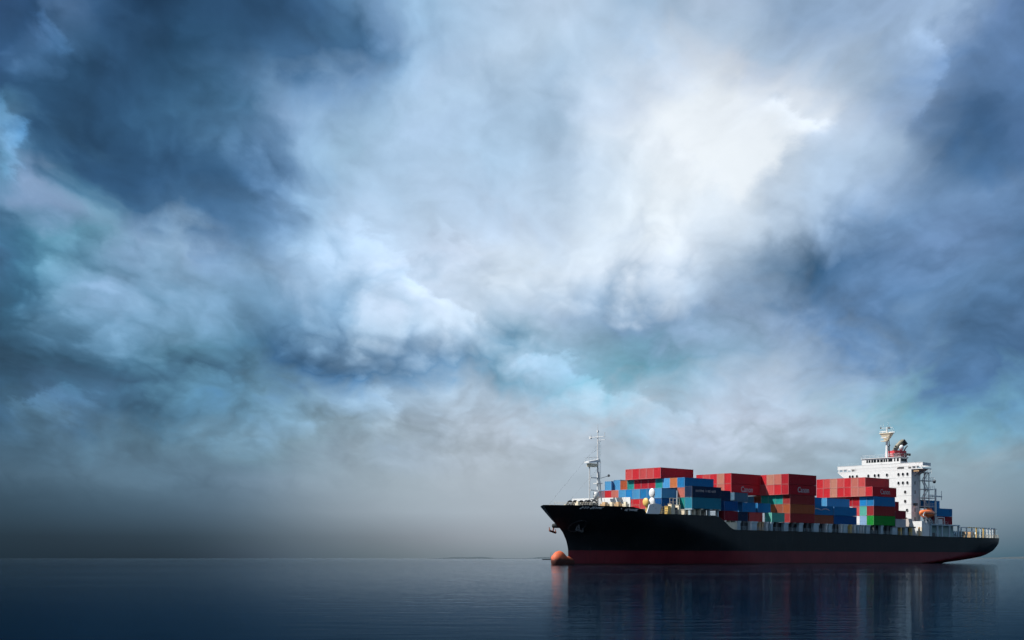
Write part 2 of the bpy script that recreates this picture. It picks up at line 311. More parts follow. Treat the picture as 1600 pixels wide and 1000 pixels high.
# ------------------------------------------------------------------ mesh helpers
class MB:
    """collects boxes, bars and tubes of ONE part; ship axes: u aft, v to port, z up"""
    def __init__(s): s.v = []; s.f = []; s.smooth = set()
    def add(s, vs, fs, smooth=False):
        o = len(s.v); s.v += [(a, -b, c) for a, b, c in vs]
        for f in fs:
            if smooth: s.smooth.add(len(s.f))
            s.f.append(tuple(o+i for i in f))
        return s
    def box(s, a, b):
        (x0, y0, z0), (x1, y1, z1) = a, b
        x0, x1 = sorted((x0, x1)); y0, y1 = sorted((y0, y1)); z0, z1 = sorted((z0, z1))
        vs = [(x0,y0,z0),(x1,y0,z0),(x1,y1,z0),(x0,y1,z0),(x0,y0,z1),(x1,y0,z1),(x1,y1,z1),(x0,y1,z1)]
        return s.add(vs, [(0,1,2,3),(4,7,6,5),(0,4,5,1),(1,5,6,2),(2,6,7,3),(3,7,4,0)])
    def hexa(s, bot, top):
        return s.add(list(bot)+list(top), [(0,1,2,3),(4,7,6,5),(0,4,5,1),(1,5,6,2),(2,6,7,3),(3,7,4,0)])
    def tube(s, p, q, r, n=8, r2=None, smooth=True, cap=True):
        p = Vector(p); q = Vector(q); d = (q-p).normalized()
        a = d.orthogonal().normalized(); b = d.cross(a); r2 = r if r2 is None else r2
        vs = []
        for c, rr in ((p, r), (q, r2)):
            for i in range(n):
                t = 2*math.pi*i/n; w = c + a*math.cos(t)*rr + b*math.sin(t)*rr; vs.append(tuple(w))
        s.add(vs, [(i, (i+1) % n, n+(i+1) % n, n+i) for i in range(n)], smooth)
        if cap:
            s.add(vs[:n], [tuple(range(n-1, -1, -1))]); s.add(vs[n:], [tuple(range(n))])
        return s
    def bar(s, p, q, w): return s.tube(p, q, w*0.7071, 4, smooth=False)
    def path(s, pts, r, n=6):
        for a, b in zip(pts[:-1], pts[1:]): s.tube(a, b, r, n)
        return s
    def ell(s, c, rx, ry, rz, nu=16, nv=10):
        vs = []; fs = []
        for j in range(nv+1):
            ph = math.pi*j/nv - math.pi/2
            for i in range(nu):
                t = 2*math.pi*i/nu
                vs.append((c[0]+rx*math.cos(ph)*math.cos(t), c[1]+ry*math.cos(ph)*math.sin(t), c[2]+rz*math.sin(ph)))
        for j in range(nv):
            for i in range(nu): fs.append((j*nu+i, j*nu+(i+1) % nu, (j+1)*nu+(i+1) % nu, (j+1)*nu+i))
        return s.add(vs, fs, True)
    def mesh(s, name, mats):
        me = bpy.data.meshes.new(name); me.from_pydata(s.v, [], s.f); me.update()
        for m in (mats if isinstance(mats, (list, tuple)) else [mats]): me.materials.append(m)
        for i, p in enumerate(me.polygons): p.use_smooth = i in s.smooth
        import bmesh
        bm = bmesh.new(); bm.from_mesh(me); bmesh.ops.recalc_face_normals(bm, faces=bm.faces); bm.to_mesh(me); bm.free()
        return me
    def build(s, name, mat, parent=None):
        o = bpy.data.objects.new(name, s.mesh(name, mat)); scene.collection.objects.link(o)
        o.parent = parent; return o
def empty(name, parent=None):
    o = bpy.data.objects.new(name, None); scene.collection.objects.link(o); o.parent = parent
    o.empty_display_size = 0.5; return o
def tag(o, label=None, cat=None, group=None, kind=None):
    if label: o['label'] = label
    if cat: o['category'] = cat
    if group: o['group'] = group
    if kind: o['kind'] = kind
    return o
def interp(x, tab):
    if x <= tab[0][0]: return tab[0][1]
    for (a, b), (c, d) in zip(tab[:-1], tab[1:]):
        if x <= c: return b + (d-b)*(x-a)/(c-a)
    return tab[-1][1]

# ------------------------------------------------------------------ water
wm = bpy.data.materials.new('sea_water'); wm.use_nodes = True
N = NT(wm.node_tree); bs = wm.node_tree.nodes['Principled BSDF']
tc = N.n('ShaderNodeNewGeometry').outputs['Position']
wm.node_tree.nodes.remove(bs)
m1 = N.n('ShaderNodeMapping'); N.link(tc, m1.inputs[0]); m1.inputs['Scale'].default_value = (0.42, 0.95, 1)
w1 = N.noise(m1.outputs[0], 1.0, 5, 0.55).outputs[0]
m2 = N.n('ShaderNodeMapping'); N.link(tc, m2.inputs[0]); m2.inputs['Scale'].default_value = (0.012, 0.05, 1); m2.inputs['Rotation'].default_value = (0, 0, R(7))
w2 = N.noise(m2.outputs[0], 1.0, 4, 0.6).outputs[0]
# cat's-paws: breeze roughens the surface in patches
rgh = N.mr(w2, 0.40, 0.70, 0.045, 0.075)
hh = N.m('ADD', N.m('MULTIPLY', w1, 0.06), N.m('MULTIPLY', w2, 0.006))
bp = N.n('ShaderNodeBump'); bp.inputs['Strength'].default_value = 0.38; bp.inputs['Distance'].default_value = 1.0
N.link(hh, bp.inputs['Height'])
# deep navy water body under a Fresnel mirror; the mirror takes on the water's tint away from grazing
fr = N.n('ShaderNodeFresnel'); fr.inputs['IOR'].default_value = 1.0075; N.link(bp.outputs[0], fr.inputs['Normal'])
tint = N.mixc(N.mr(fr.outputs[0], 0.25, 0.80), (0.32, 0.51, 0.70, 1), (0.93, 0.97, 1, 1))
df = N.n('ShaderNodeBsdfDiffuse'); df.inputs['Color'].default_value = (0.0006, 0.0035, 0.009, 1)
gl = N.n('ShaderNodeBsdfGlossy'); N.link(tint, gl.inputs['Color']); N.link(rgh, gl.inputs['Roughness']); N.link(bp.outputs[0], gl.inputs['Normal'])
mxw = N.n('ShaderNodeMixShader'); N.link(fr.outputs[0], mxw.inputs[0]); N.link(df.outputs[0], mxw.inputs[1]); N.link(gl.outputs[0], mxw.inputs[2])
N.link(mxw.outputs[0], wm.node_tree.nodes['Material Output'].inputs['Surface'])
S = 45000.0
me = bpy.data.meshes.new('sea'); me.from_pydata([(-S,-S,0),(S,-S,0),(S,S,0),(-S,S,0)], [], [(0,1,2,3)]); me.materials.append(wm)
sea = bpy.data.objects.new('sea', me); scene.collection.objects.link(sea); tag(sea, kind='structure')

# far low shores on the horizon
shorem = paint('far_shore_scrub', (0.045, 0.06, 0.07), 0.9, 0.3, 0, 0, 0.0, 0.1, 0.003)
def shore(x0, x1, dist, hgt, seed, name):
    rnd = random.Random(seed); n = 90; vs = []; fs = []
    ph = [rnd.uniform(0, 6.28) for _ in range(5)]
    for i in range(n+1):
        t = i/n; x = x0 + (x1-x0)*t
        e = min(1, t*6, (1-t)*6)
        h = hgt*e*(0.45 + 0.22*math.sin(7*t+ph[0]) + 0.16*math.sin(17*t+ph[1]) + 0.09*math.sin(41*t+ph[2]) + rnd.uniform(0, 0.10))
        h = max(h, 0.6)
        vs += [(x, dist, -1), (x, dist+60, h), (x, dist+420, h*0.8), (x, dist+700, -1)]
    for i in range(n):
        for k in range(3): a = i*4+k; fs.append((a, a+4, a+5, a+1))
    m_ = bpy.data.meshes.new(name); m_.from_pydata(vs, [], fs); m_.materials.append(shorem)
    o = bpy.data.objects.new(name, m_); scene.collection.objects.link(o); tag(o, kind='structure'); return o
shore(-420, 520, 6500, 13, 3, 'far_shore')
shore(2050, 3200, 7200, 13, 9, 'far_shore')

# ------------------------------------------------------------------ ship
TH = 0.76; SHIP = Matrix.Translation((35.575, 364.18, 0)) @ Matrix.Rotation(TH, 4, 'Z')
ship = empty('container_ship'); ship.matrix_world = SHIP
tag(ship, 'long black-hulled container ship with maroon boot topping and white superstructure aft', 'cargo ship')
BH = 16.1
STEM = [(-4,-29.3),(0.14,-29.4),(4.03,-29.5),(6.2,-30.2),(8.4,-31.6),(11.14,-34.9),(14.9,-38.3),(16,-39.3)]
LENT = [(-4,66),(0,60),(4,54),(7,45),(9,38),(12,32),(15,29)]
PENT = [(-4,1.6),(0,1.7),(4,1.9),(9,2.2),(15,2.6)]
AFT = [(-4,105),(0.22,139.8),(1.19,152.9),(2.37,163.6),(4.16,170.0),(6.64,173.8),(8.7,174.2)]
BEND = [(-4,9),(0.2,10.5),(2.4,12.0),(5,12.4),(8.7,12.6)]
def half(u, z):
    us = interp(z, STEM); t = (u-us)/interp(z, LENT)
    b = BH if t >= 1 else BH*(1-(1-max(t, 0))**interp(z, PENT))
    ue = interp(z, AFT); be = interp(z, BEND); la = 26.0
    if u > ue-la: b = min(b, BH-(BH-be)*min(1, ((u-ue+la)/la))**2.2)
    return b
ZD = [(-40,14.95),(-38.3,14.92),(-30,14.72),(-18.6,14.42),(-17.6,13.9),(-16.8,13.1),(-15.6,12.93),(0,12.92),(9,12.78),(11.8,12.55),(13.2,11.9),(16.2,10.0),(17.4,9.45),(19,9.28),(64,9.2),(96,9.02),(124,8.66),(150,8.6),(175,8.66)]
def zdeck(u): return interp(u, ZD)
hb = MB()
cols = [0, .004, .01, .018, .028, .04, .052, .066, .08, .093]
x = .0955
while x < .27: cols.append(x); x += .0028
while x < .82: cols.append(x); x += .016
while x < 1.0: cols.append(x); x += .008
cols.append(1.0); NC = len(cols)
rows = [-3.5,-1.5,-.3,.3,.9,1.5,2.2,2.9,3.6,4.4,5.2,6,6.8,7.6,8.2]
pts_p = []
for z in rows:
    us, ue = interp(z, STEM), interp(z, AFT)
    pts_p.append([(us+(ue-us)*s_, half(us+(ue-us)*s_, z), z) for s_ in cols])
for k in range(1, 9):
    fr = k/8; rowp = []
    for s_ in cols:
        z = 9.0
        for _ in range(12):
            us, ue = interp(z, STEM), interp(z, AFT); u = us+(ue-us)*s_
            z = z*0.4 + 0.6*(8.2+fr*(zdeck(u)-8.2))
        rowp.append((u, half(u, z), z))
    pts_p.append(rowp)
NR = len(pts_p); flat = [p for r_ in pts_p for p in r_]; NV = len(flat)
fs = []
for i in range(NR-1):
    for j in range(NC-1):
        a = i*NC+j; fs.append((a, a+1, a+1+NC, a+NC))
        a += NV; fs.append((a, a+NC, a+1+NC, a+1))
for i in range(NR-1):
    a = i*NC+NC-1; fs.append((a, a+NV, a+NV+NC, a+NC))
hb.add(flat+[(u, -v, z) for u, v, z in flat], fs, True)
hull = hb.build('hull', hullm, ship)
import bmesh
bm = bmesh.new(); bm.from_mesh(hull.data); bmesh.ops.remove_doubles(bm, verts=bm.verts, dist=0.002); bmesh.ops.recalc_face_normals(bm, faces=bm.faces)
for e in bm.edges:
    if len(e.link_faces) == 2 and e.calc_face_angle(0) > R(32): e.smooth = False
bm.to_mesh(hull.data); bm.free()
# weather decks
def deck(name, u0, u1, dz, n=40):
    vs = []; fs = []
    for i in range(n+1):
        u = u0+(u1-u0)*i/n; z = zdeck(u)-dz if callable(zdeck) else 0; b = half(u, z)-0.12
        vs += [(u, max(b, .02), z), (u, -max(b, .02), z)]
    for i in range(n): fs.append((2*i, 2*i+1, 2*i+3, 2*i+2))
    return MB().add(vs, fs).build(name, deckm, ship)
deck('forecastle_deck', -37.4, -19, 1.3); deck('fore_deck', -15.4, 11, 0.12); deck('main_deck', 19, 173, 0.12, 60)
# bulbous bow
bb = MB(); vs = []; fs = []; n = 20; secs = [(-35.0,.05,.05,1.0),(-34.9,.7,.9,1.0),(-34.5,1.2,1.6,1.05),(-33.7,1.5,2.1,1.15),(-32.7,1.6,2.35,1.2),(-31.8,1.5,2.2,1.1),(-31.0,1.3,1.75,.9),(-30.3,1.15,1.35,.75),(-29.4,1.1,1.3,.8),(-27.5,.7,.9,.5)]
for (u, ry, rz, zc) in secs:
    for i in range(n):
        t = 2*math.pi*i/n; vs.append((u, ry*math.cos(t), zc+rz*math.sin(t)))
for j in range(len(secs)-1):
    for i in range(n): fs.append((j*n+i, j*n+(i+1) % n, (j+1)*n+(i+1) % n, (j+1)*n+i))
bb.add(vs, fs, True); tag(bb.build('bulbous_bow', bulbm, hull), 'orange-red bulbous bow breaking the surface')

# helpers on the hull skin
def skin(u, z, off=0.03): return (u, half(u, z)+off, z)
def hull_strokes(name, segs, mat, w=0.16):
    b = MB()
    for (u0, z0, u1, z1) in segs:
        p = Vector(skin(u0, z0, 0.02)); q = Vector(skin(u1, z1, 0.02)); b.tube(p, q, w*0.6, 4, smooth=False)
    return b.build(name, mat, hull)
rg = random.Random(5)
def glyph_row(u0, u1, z, h, n, slant=0.2, gaps=()):
    """worn ship's name: the strokes that can still be made out"""
    segs = []; du = (u1-u0)/n
    for i in range(n):
        if i in gaps: continue
        a = u0+du*i; w = du*0.66; k = rg.randrange(5); s = slant*h
        if k in (0, 1, 3): segs.append((a, z, a+s, z+h))
        if k in (1, 2, 3): segs.append((a+w, z, a+w+s, z+h))
        if k in (0, 2, 4): segs.append((a+s, z+h, a+w+s, z+h))
        if k in (0, 4): segs.append((a, z, a+w, z))
        if k in (1, 4): segs.append((a+s*.5, z+h*.5, a+w+s*.5, z+h*.5))
        if k == 4: segs.append((a, z, a+w+s, z+h))
    return segs

# ------------------------------------------------------------------ containers
PITCH = 2.5; WID = 2.438
_cm = {}
def corr(b, axis, a0, a1, pos, out, z0, z1, pitch=0.30, dep=0.04):
    """corrugated steel panel between a0 and a1; axis 'u' = side wall, 'v' = end wall"""
    n = max(4, int(round((a1-a0)/pitch))); st = (a1-a0)/n; line = []
    for i in range(n):
        s0 = a0+i*st
        line += [(s0, 0), (s0+st*.28, 0), (s0+st*.5, -dep), (s0+st*.78, -dep)]
    line.append((a1, 0)); vs = []; fs = []
    for (a, d) in line:
        p = pos+out*d
        for z in (z0, z1): vs.append((a, p, z) if axis == 'u' else (p, a, z))
    for i in range(len(line)-1): fs.append((2*i, 2*i+2, 2*i+3, 2*i+1))
    b.add(vs, fs)
def cont_meshes(L, H, key):
    k = (round(L, 2), H, key)
    if k in _cm: return _cm[k]
    mat = cmat(key); hl, hw = L/2, WID/2; b = MB()
    corr(b, 'u', -hl+.16, hl-.16, hw-.03, 1, .16, H-.11); corr(b, 'u', -hl+.16, hl-.16, -hw+.03, -1, .16, H-.11)
    corr(b, 'v', -hw+.14, hw-.14, hl-.03, 1, .16, H-.11, 0.27)
    b.add([(-hl+.06,-hw+.05,H-.03),(hl-.06,-hw+.05,H-.03),(hl-.06,hw-.05,H-.03),(-hl+.06,hw-.05,H-.03)], [(0,1,2,3)])
    b.add([(-hl+.06,-hw+.05,.14),(hl-.06,-hw+.05,.14),(hl-.06,hw-.05,.14),(-hl+.06,hw-.05,.14)], [(3,2,1,0)])
    body = b.mesh('wall_panels', mat)
    f = MB()
    for sx in (-1,):
        for sy in (-1, 1):
            f.box((sx*(hl-.004), sy*(hw-.004), .118), (sx*(hl-.17), sy*(hw-.15), H-.118))
            f.box((sx*hl, sy*hw, 0), (sx*(hl-.178), sy*(hw-.162), .118)); f.box((sx*hl, sy*hw, H-.118), (sx*(hl-.178), sy*(hw-.162), H))
        f.box((sx*(hl-.008), -hw+.162, .02), (sx*(hl-.12), hw-.162, .16)); f.box((sx*(hl-.008), -hw+.162, H-.12), (sx*(hl-.12), hw-.162, H-.015))
    fr_ = MB()
    for sy in (1,):
        fr_.box((-hl+.178, sy*(hw-.008), .02), (hl-.178, sy*(hw-.07), .165)); fr_.box((-hl+.178, sy*(hw-.008), H-.10), (hl-.178, sy*(hw-.07), H-.02)); fr_.box((-.04, sy*(hw-.075), .165), (.04, sy*(hw-.115), H-.10)); fr_.box((-.04, sy*(hw-.07), .1), (.04, sy*(hw-.115), .165)); fr_.box((-.04, sy*(hw-.07), H-.10), (.04, sy*(hw-.115), H-.05))
    frame = f.mesh('end_frame', fmat(key)); rails = fr_.mesh('side_rail', mat)
    d = MB(); w = (hw-.155)*1.0
    d.box((-hl+.03, .008, .165), (-hl+.075, w, H-.125))
    for zz in (.18, .39, .60, .81): d.box((-hl+.018, .07, H*zz-.06+.1), (-hl+.03, w-.07, H*zz+.1))
    for yy in (.28, .78):
        d.tube((-hl-.005+.014, yy, .12), (-hl-.005+.014, yy, H-.08), .022, 6); d.box((-hl+.004, yy-.02, H*.42), (-hl+.03, yy+.28, H*.42+.05))
    door = d.mesh('door', mat)
    _cm[k] = (body, frame, rails, door); return _cm[k]
_door_mirror = {}
ORD = {6:'outermost column on the port side',5:'second column from port',4:'third column from port',3:'fourth column from port',2:'fifth column from port',1:'sixth column from port',0:'middle column',-1:'sixth column from starboard',-2:'fifth column from starboard',-3:'fourth column from starboard',-4:'third column from starboard',-5:'second column from starboard',-6:'outermost starboard column'}
SIZE = {6.06:'short', 12.19:'long', 13.716:'extra-long'}
TIER = {1:'bottom tier', 2:'second tier', 3:'third tier', 4:'fourth tier', 5:'top tier'}
used = {}
def cont(u, c, z, L, H, key, stack, tier, extra='', shut=None, dv=0.0):
    o = empty('shipping_container')
    v = c*PITCH+dv
    flip = random.random() < 0.45 if shut is None else shut
    o.matrix_world = SHIP @ Matrix.Translation((u+L/2, -v, z)) @ Matrix.Rotation(math.pi if flip else 0, 4, 'Z')
    body, frame, rails, door = cont_meshes(L, H, key)
    for nm, me_ in (('wall_panels', body), ('end_frame', frame), ('side_rail', rails), ('door', door)):
        p = bpy.data.objects.new(nm, me_); scene.collection.objects.link(p); p.parent = o
    p = bpy.data.objects.new('door', door); scene.collection.objects.link(p); p.parent = o; p.scale = (1, -1, 1)
    for nm, me_ in (('end_frame', frame), ('side_rail', rails)):
        p = bpy.data.objects.new(nm, me_); scene.collection.objects.link(p); p.parent = o; p.rotation_euler = (0, 0, math.pi)
    lab = f'{key} {SIZE[L]} container{extra}, {TIER[tier]} of {stack}, {ORD[c]}'
    if len(lab.split()) > 16: lab = lab.replace(' lettered on its side', ' with lettering').replace(' on the port side', ' to port')
    used[lab] = used.get(lab, 0)+1
    tag(o, lab, 'container', 'containers stacked on the ship')
    return o
S20, S40, S45 = 6.06, 12.19, 13.716; ST, HC = 2.591, 2.896; GAP = 0.04
# first stack: short boxes, nine across, behind the foremast
A0 = 14.62
for c, k in zip(range(-4, 5), ['plum grey','red','salmon','light blue','bright blue','light blue','blue','blue','light blue']):
    cont(-6.3, c, A0+HC-.28+GAP, S20, ST, k, 'first stack from bow', 2)
for c, k in ((0,'red'),(1,'red'),(2,'faded red'),(3,'deep blue'),(4,'deep blue')): cont(-6.3, c, A0, S20, ST, k, 'first stack from bow', 1)
# second stack
z2 = A0+HC+GAP; z3 = z2+ST+GAP; z4 = z3+ST+GAP
cont(0, 6, A0, S40, HC, 'sea green', 'second stack', 1, shut=False)
txt_box = cont(0, 6, z2, S40, HC, 'navy', 'second stack', 2, ' with faint lettering', shut=False)
cont(0, 5, A0, S40, HC, 'teal', 'second stack', 1); cont(0, 5, z2, S40, ST, 'salmon', 'second stack', 2); cont(0, 5, z3, S40, ST, 'blue', 'second stack', 3)
for c, k, uu, h in ((4,'orange',0,ST),(3,'light blue',0,ST),(2,'teal',0,ST),(1,'crimson',0,ST),(0,'crimson',0,ST),(-1,'crimson',0,ST),(-2,'teal',0,ST),(-3,'rust brown',0,ST),(-4,'light blue',0,HC),(-5,'light blue',-.85,ST)):
    cont(uu, c, z3, S40 if c > -5 else S20, h, k, 'second stack', 3)
cont(0, -6, z2, S40, HC, 'light blue', 'second stack', 2)
for c, k in zip(range(-2, 3), ['faded red','red','faded red','faded red','red']): cont(-.76, c, z4, S45, HC, k, 'second stack', 4)
# loose short stacks outboard, forward of amidships
B0 = 11.73
t2 = B0+ST+GAP; t3 = t2+ST+GAP; t4 = t3+ST+GAP
cont(13.5, 6, B0, S20, ST, 'maroon', 'third stack', 1, shut=False); cont(13.5, 6, t2, S20, ST, 'deep blue', 'third stack', 2)
cont(13.5, 5, t3, S20, HC, 'navy', 'third stack', 3)
cont(21.2, 5, B0, S20, ST, 'navy', 'fourth stack', 1); cont(21.2, 5, t3, S20, ST, 'slate blue', 'fourth stack', 3)
cont(24.8, 5, t2, S20, ST, 'blue', 'fourth stack', 2)
cont(28.0, 5, B0, S20, ST, 'faded red', 'fifth stack', 1); cont(31.8, 5, t2, S20, ST, 'blue', 'fifth stack', 2)
cont(34.9, 6, B0, S20, ST, 'mint', 'fifth stack', 1, shut=False)
canon = []
for c, ka, kb in zip(range(-2, 3), ['red','red','red','salmon','red'], ['red','faded red','red','tan red','red']):
    o = cont(28.9, c, t4, S45, HC, ka, 'sixth stack', 4, ' lettered on its side' if c == 2 else '', dv=.6); canon += [o] if c == 2 else []
    cont(28.9, c, t4+HC+GAP, S45, HC, kb, 'sixth stack', 5, dv=.6)
# seventh stack, five extra-long red boxes wide
UB = 43.6
cont(UB, 6, B0, S40, ST, 'dark red', 'seventh stack', 1, shut=True)
for c, k in ((6,'rust brown'),(5,'brown'),(4,'orange')): cont(UB, c, t2, S40, ST, k, 'seventh stack', 2)
for c, k in ((6,'dark red'),(5,'teal'),(4,'teal'),(3,'teal'),(2,'brown'),(1,'light blue')): cont(UB, c, t3, S40, ST, k, 'seventh stack', 3)
for c, ka, kb in zip(range(2, 7), ['salmon','faded red','faded red','red','red'], ['tan red','red','tan red','salmon','red']):
    o = cont(UB-.76, c, t4, S45, HC, ka if c < 6 else 'crimson', 'seventh stack', 4, ' lettered on its side' if c == 6 else ''); canon += [o] if c == 6 else []
    cont(UB-.76, c, t4+HC+GAP, S45, HC, kb if c < 6 else 'crimson', 'seventh stack', 5)
# eighth and ninth stacks
cont(57.0, 5, B0, S40, ST, 'brown', 'eighth stack', 1); wave_box = cont(57.0, 5, t2, S40, ST, 'blue', 'eighth stack', 2, ' with pale arcs')
cont(60.7, 4, t3, S20, ST, 'blue', 'eighth stack', 3)
cont(69.5, 5, B0, S40, ST, 'deep blue', 'ninth stack', 1); cont(69.5, 5, t2, S40, ST, 'blue', 'ninth stack', 2)
cont(69.5, 4, t3, S40, ST, 'light blue', 'ninth stack', 3)
# tenth stack, ahead of the bridge
UC = 87.15; h2 = B0+HC+GAP; h3 = h2+HC+GAP; h4 = h3+HC+GAP; h5 = h4+HC+GAP
cont(UC, 6, B0, S40, HC, 'green', 'tenth stack', 1, shut=False); cont(UC, 6, h2, S40, HC, 'dark red', 'tenth stack', 2); cont(UC, 6, h3, S40, HC, 'blue', 'tenth stack', 3)
cont(UC, 5, B0, S40, HC, 'pale blue', 'tenth stack', 1); cont(UC, 5, h2, S40, HC, 'mint', 'tenth stack', 2); cont(UC, 5, h3, S40, HC, 'bright blue', 'tenth stack', 3)
cont(UC, 4, h2, S40, HC, 'faded red', 'tenth stack', 2)
for c in (4, 3): cont(UC, c, h3, S40, HC, 'crimson', 'tenth stack', 3)
for c, ka, kb in zip(range(-1, 7), ['red','red','tan red','red','red','salmon','salmon','red'], ['red','faded red','tan red','faded red','red','salmon','faded red',None]):
    o = cont(UC-.76, c, h4, S45, HC, ka, 'tenth stack', 4, ' lettered on its side' if c == 6 else ''); canon += [o] if c == 6 else []
    if kb: cont(UC-.76, c, h5, S45, HC, kb, 'tenth stack', 5)
# short stack against the bridge front
cont(99.7, 6, 11.25, S20, ST, 'grey', 'eleventh stack', 1); cont(99.7, 6, 11.25+ST+GAP, S20, ST, 'maroon', 'eleventh stack', 2)
cont(99.7, 5, 11.25+2*(ST+GAP), S20, HC, 'crimson', 'eleventh stack', 3)
# aft of the bridge
cont(127.1, 5, 12.78, S40, ST, 'maroon', 'aftmost stack', 1); cont(127.1, 5, 12.78+ST+GAP, S40, ST, 'blue', 'aftmost stack', 2)
cont(123.4, 4, 12.78+2*(ST+GAP), S40, ST, 'blue', 'aftmost stack', 3)

# lettering on container sides (port face)
def side_text(o, body, size, L, z, mat, frac=0.6, bold=0.02):
    cu = bpy.data.curves.new('lettering', 'FONT'); cu.body = body; cu.size = size; cu.offset = bold; cu.extrude = 0.006
    cu.align_x = 'CENTER'
    tmp = bpy.data.objects.new('tmp', cu); scene.collection.objects.link(tmp)
    dg = bpy.context.evaluated_depsgraph_get(); me_ = bpy.data.meshes.new_from_object(tmp.evaluated_get(dg))
    bpy.data.objects.remove(tmp); me_.name = 'lettering'; me_.materials.clear(); me_.materials.append(mat)
    t = bpy.data.objects.new('lettering', me_); scene.collection.objects.link(t)
    # text faces port (-y in ship axes); reading direction runs aft (+x)
    flip = abs(o.matrix_world.to_euler().z - TH) > 1
    s = -1 if flip else 1
    t.parent = o
    t.matrix_parent_inverse = Matrix.Identity(4)
    x = (frac-0.5)*L
    if flip: t.location = (-x, WID/2+0.002, z); t.rotation_euler = (R(90), 0, R(180))
    else: t.location = (x, -WID/2-0.002, z); t.rotation_euler = (R(90), 0, 0)
    return t
for o in canon: side_text(o, 'Canon', 2.1, S45, 0.78, lettergrey, 0.53, 0.035)
def side_part(o, mb, mat, name='lettering'):
    p = mb.build(name, mat, o)
    if abs(o.matrix_world.to_euler().z - TH) > 1: p.rotation_euler = (0, 0, math.pi)
    return p
mb = MB(); rr = random.Random(11); x = -4.6
for i in range(19):
    if i in (8, 10): x += 0.42; continue
    k = rr.randrange(4); y = WID/2+.012; z0 = 1.35; h = .62
    mb.box((x, y-.01, z0), (x+.1, y, z0+h))
    if k != 0: mb.box((x+.27, y-.01, z0), (x+.36, y, z0+h))
    if k in (1, 2): mb.box((x+.1, y-.01, z0+h-.1), (x+.27, y, z0+h))
    if k in (0, 2, 3): mb.box((x+.1, y-.01, z0+.28), (x+.27, y, z0+.37))
    x += .46
side_part(txt_box, mb, lettergrey)
mb = MB()
for cx_ in (-2.6, 1.9):
    pa = [(cx_-2.0+4.0*i/10, WID/2+.01, 1.25+.42*math.sin(math.pi*i/10)) for i in range(11)]
    for a, b in zip(pa[:-1], pa[1:]): mb.hexa([(a[0],a[1]-.01,a[2]),(b[0],b[1]-.01,b[2]),(b[0],b[1],b[2]),(a[0],a[1],a[2])],[(a[0],a[1]-.01,a[2]+.3),(b[0],b[1]-.01,b[2]+.3),(b[0],b[1],b[2]+.3),(a[0],a[1],a[2]+.3)])
side_part(wave_box, mb, lettergrey, 'arc_emblem')

# ------------------------------------------------------------------ ship fittings
def part(name, mat, parent=ship): return lambda mb: mb.build(name, mat, parent)
# hatch coamings that carry the stacks
MB().box((19.5,-14.6,8.9),(113.5,14.6,11.2)).box((19.3,-15.0,11.2),(113.8,15.0,11.66)).build('hatch_coaming', darkgrey, ship)
MB().box((-6.6,-11,12.3),(12.4,11,14.55)).build('hatch_coaming', darkgrey, ship)
MB().box((0,11,12.5),(12.0,15.4,12.95)).box((0.1,-15.6,14.2),(12.1,-11,14.5)).build('lashing_platform', darkgrey, ship)
for uu in (.3, 4.2, 8.0, 11.7): MB().box((uu-.25,14.9,12.6),(uu+.25,15.6,14.5)).box((uu-.4,12.2,14.3),(uu+.4,16.2,14.58)).build('lashing_pedestal', bluegrey if uu != 4.2 else offwhite, ship)
for uu in (13.9, 16.5, 19.0): MB().box((uu-.2,14.8,11.3),(uu+.2,16.0,11.7)).build('lashing_pedestal', offwhite, ship)
MB().hexa([(16.4,15.2,9.6),(19.6,15.2,9.4),(19.6,15.9,9.4),(16.4,15.9,9.6)],[(13.6,15.2,11.3),(19.6,15.2,11.3),(19.6,15.9,11.3),(13.6,15.9,11.3)]).build('lashing_pedestal', offwhite, ship)
# pedestals along the port side deck under the outboard boxes
PED = [(19.0,.35,'c'),(20.4,.7,'b'),(22.5,.3,'g'),(25.9,.35,'c'),(27.4,1.15,'b'),(30.0,.3,'t'),(31.2,.35,'t'),(33.2,.4,'c'),(35.4,.5,'b'),(37.8,.5,'d'),(42.2,1.1,'b'),(45.4,.35,'g'),(49.4,.95,'b'),(52.6,.45,'d'),(57.0,1.3,'b'),(60.6,.35,'g'),(62.4,.35,'c'),(64.3,.8,'b'),(67.2,.25,'g'),(70.2,.4,'c'),(72.2,1.1,'b'),(75.2,.4,'y'),(77.4,.3,'c'),(79.2,.35,'b'),(80.7,.22,'c'),(82.2,.22,'c'),(84.6,1.0,'b'),(88.0,.3,'d'),(92.4,.65,'b'),(95.8,.4,'g'),(99.9,1.4,'b'),(103.6,.4,'y'),(106.6,.8,'b'),(109.9,.35,'y')]
PM = {'c':white,'b':bluegrey,'g':darkgrey,'t':tan,'d':darkgrey,'y':yellow}
for (uu, w, k) in PED:
    zb = zdeck(uu)-.1
    MB().box((uu-w, 15.0, zb),(uu+w, 15.85, 11.28)).box((uu-w*1.15, 14.95, 11.28),(uu+w*1.15, 16.05, 11.7 if uu < 99 else 11.24)).build('lashing_pedestal', PM[k], ship)
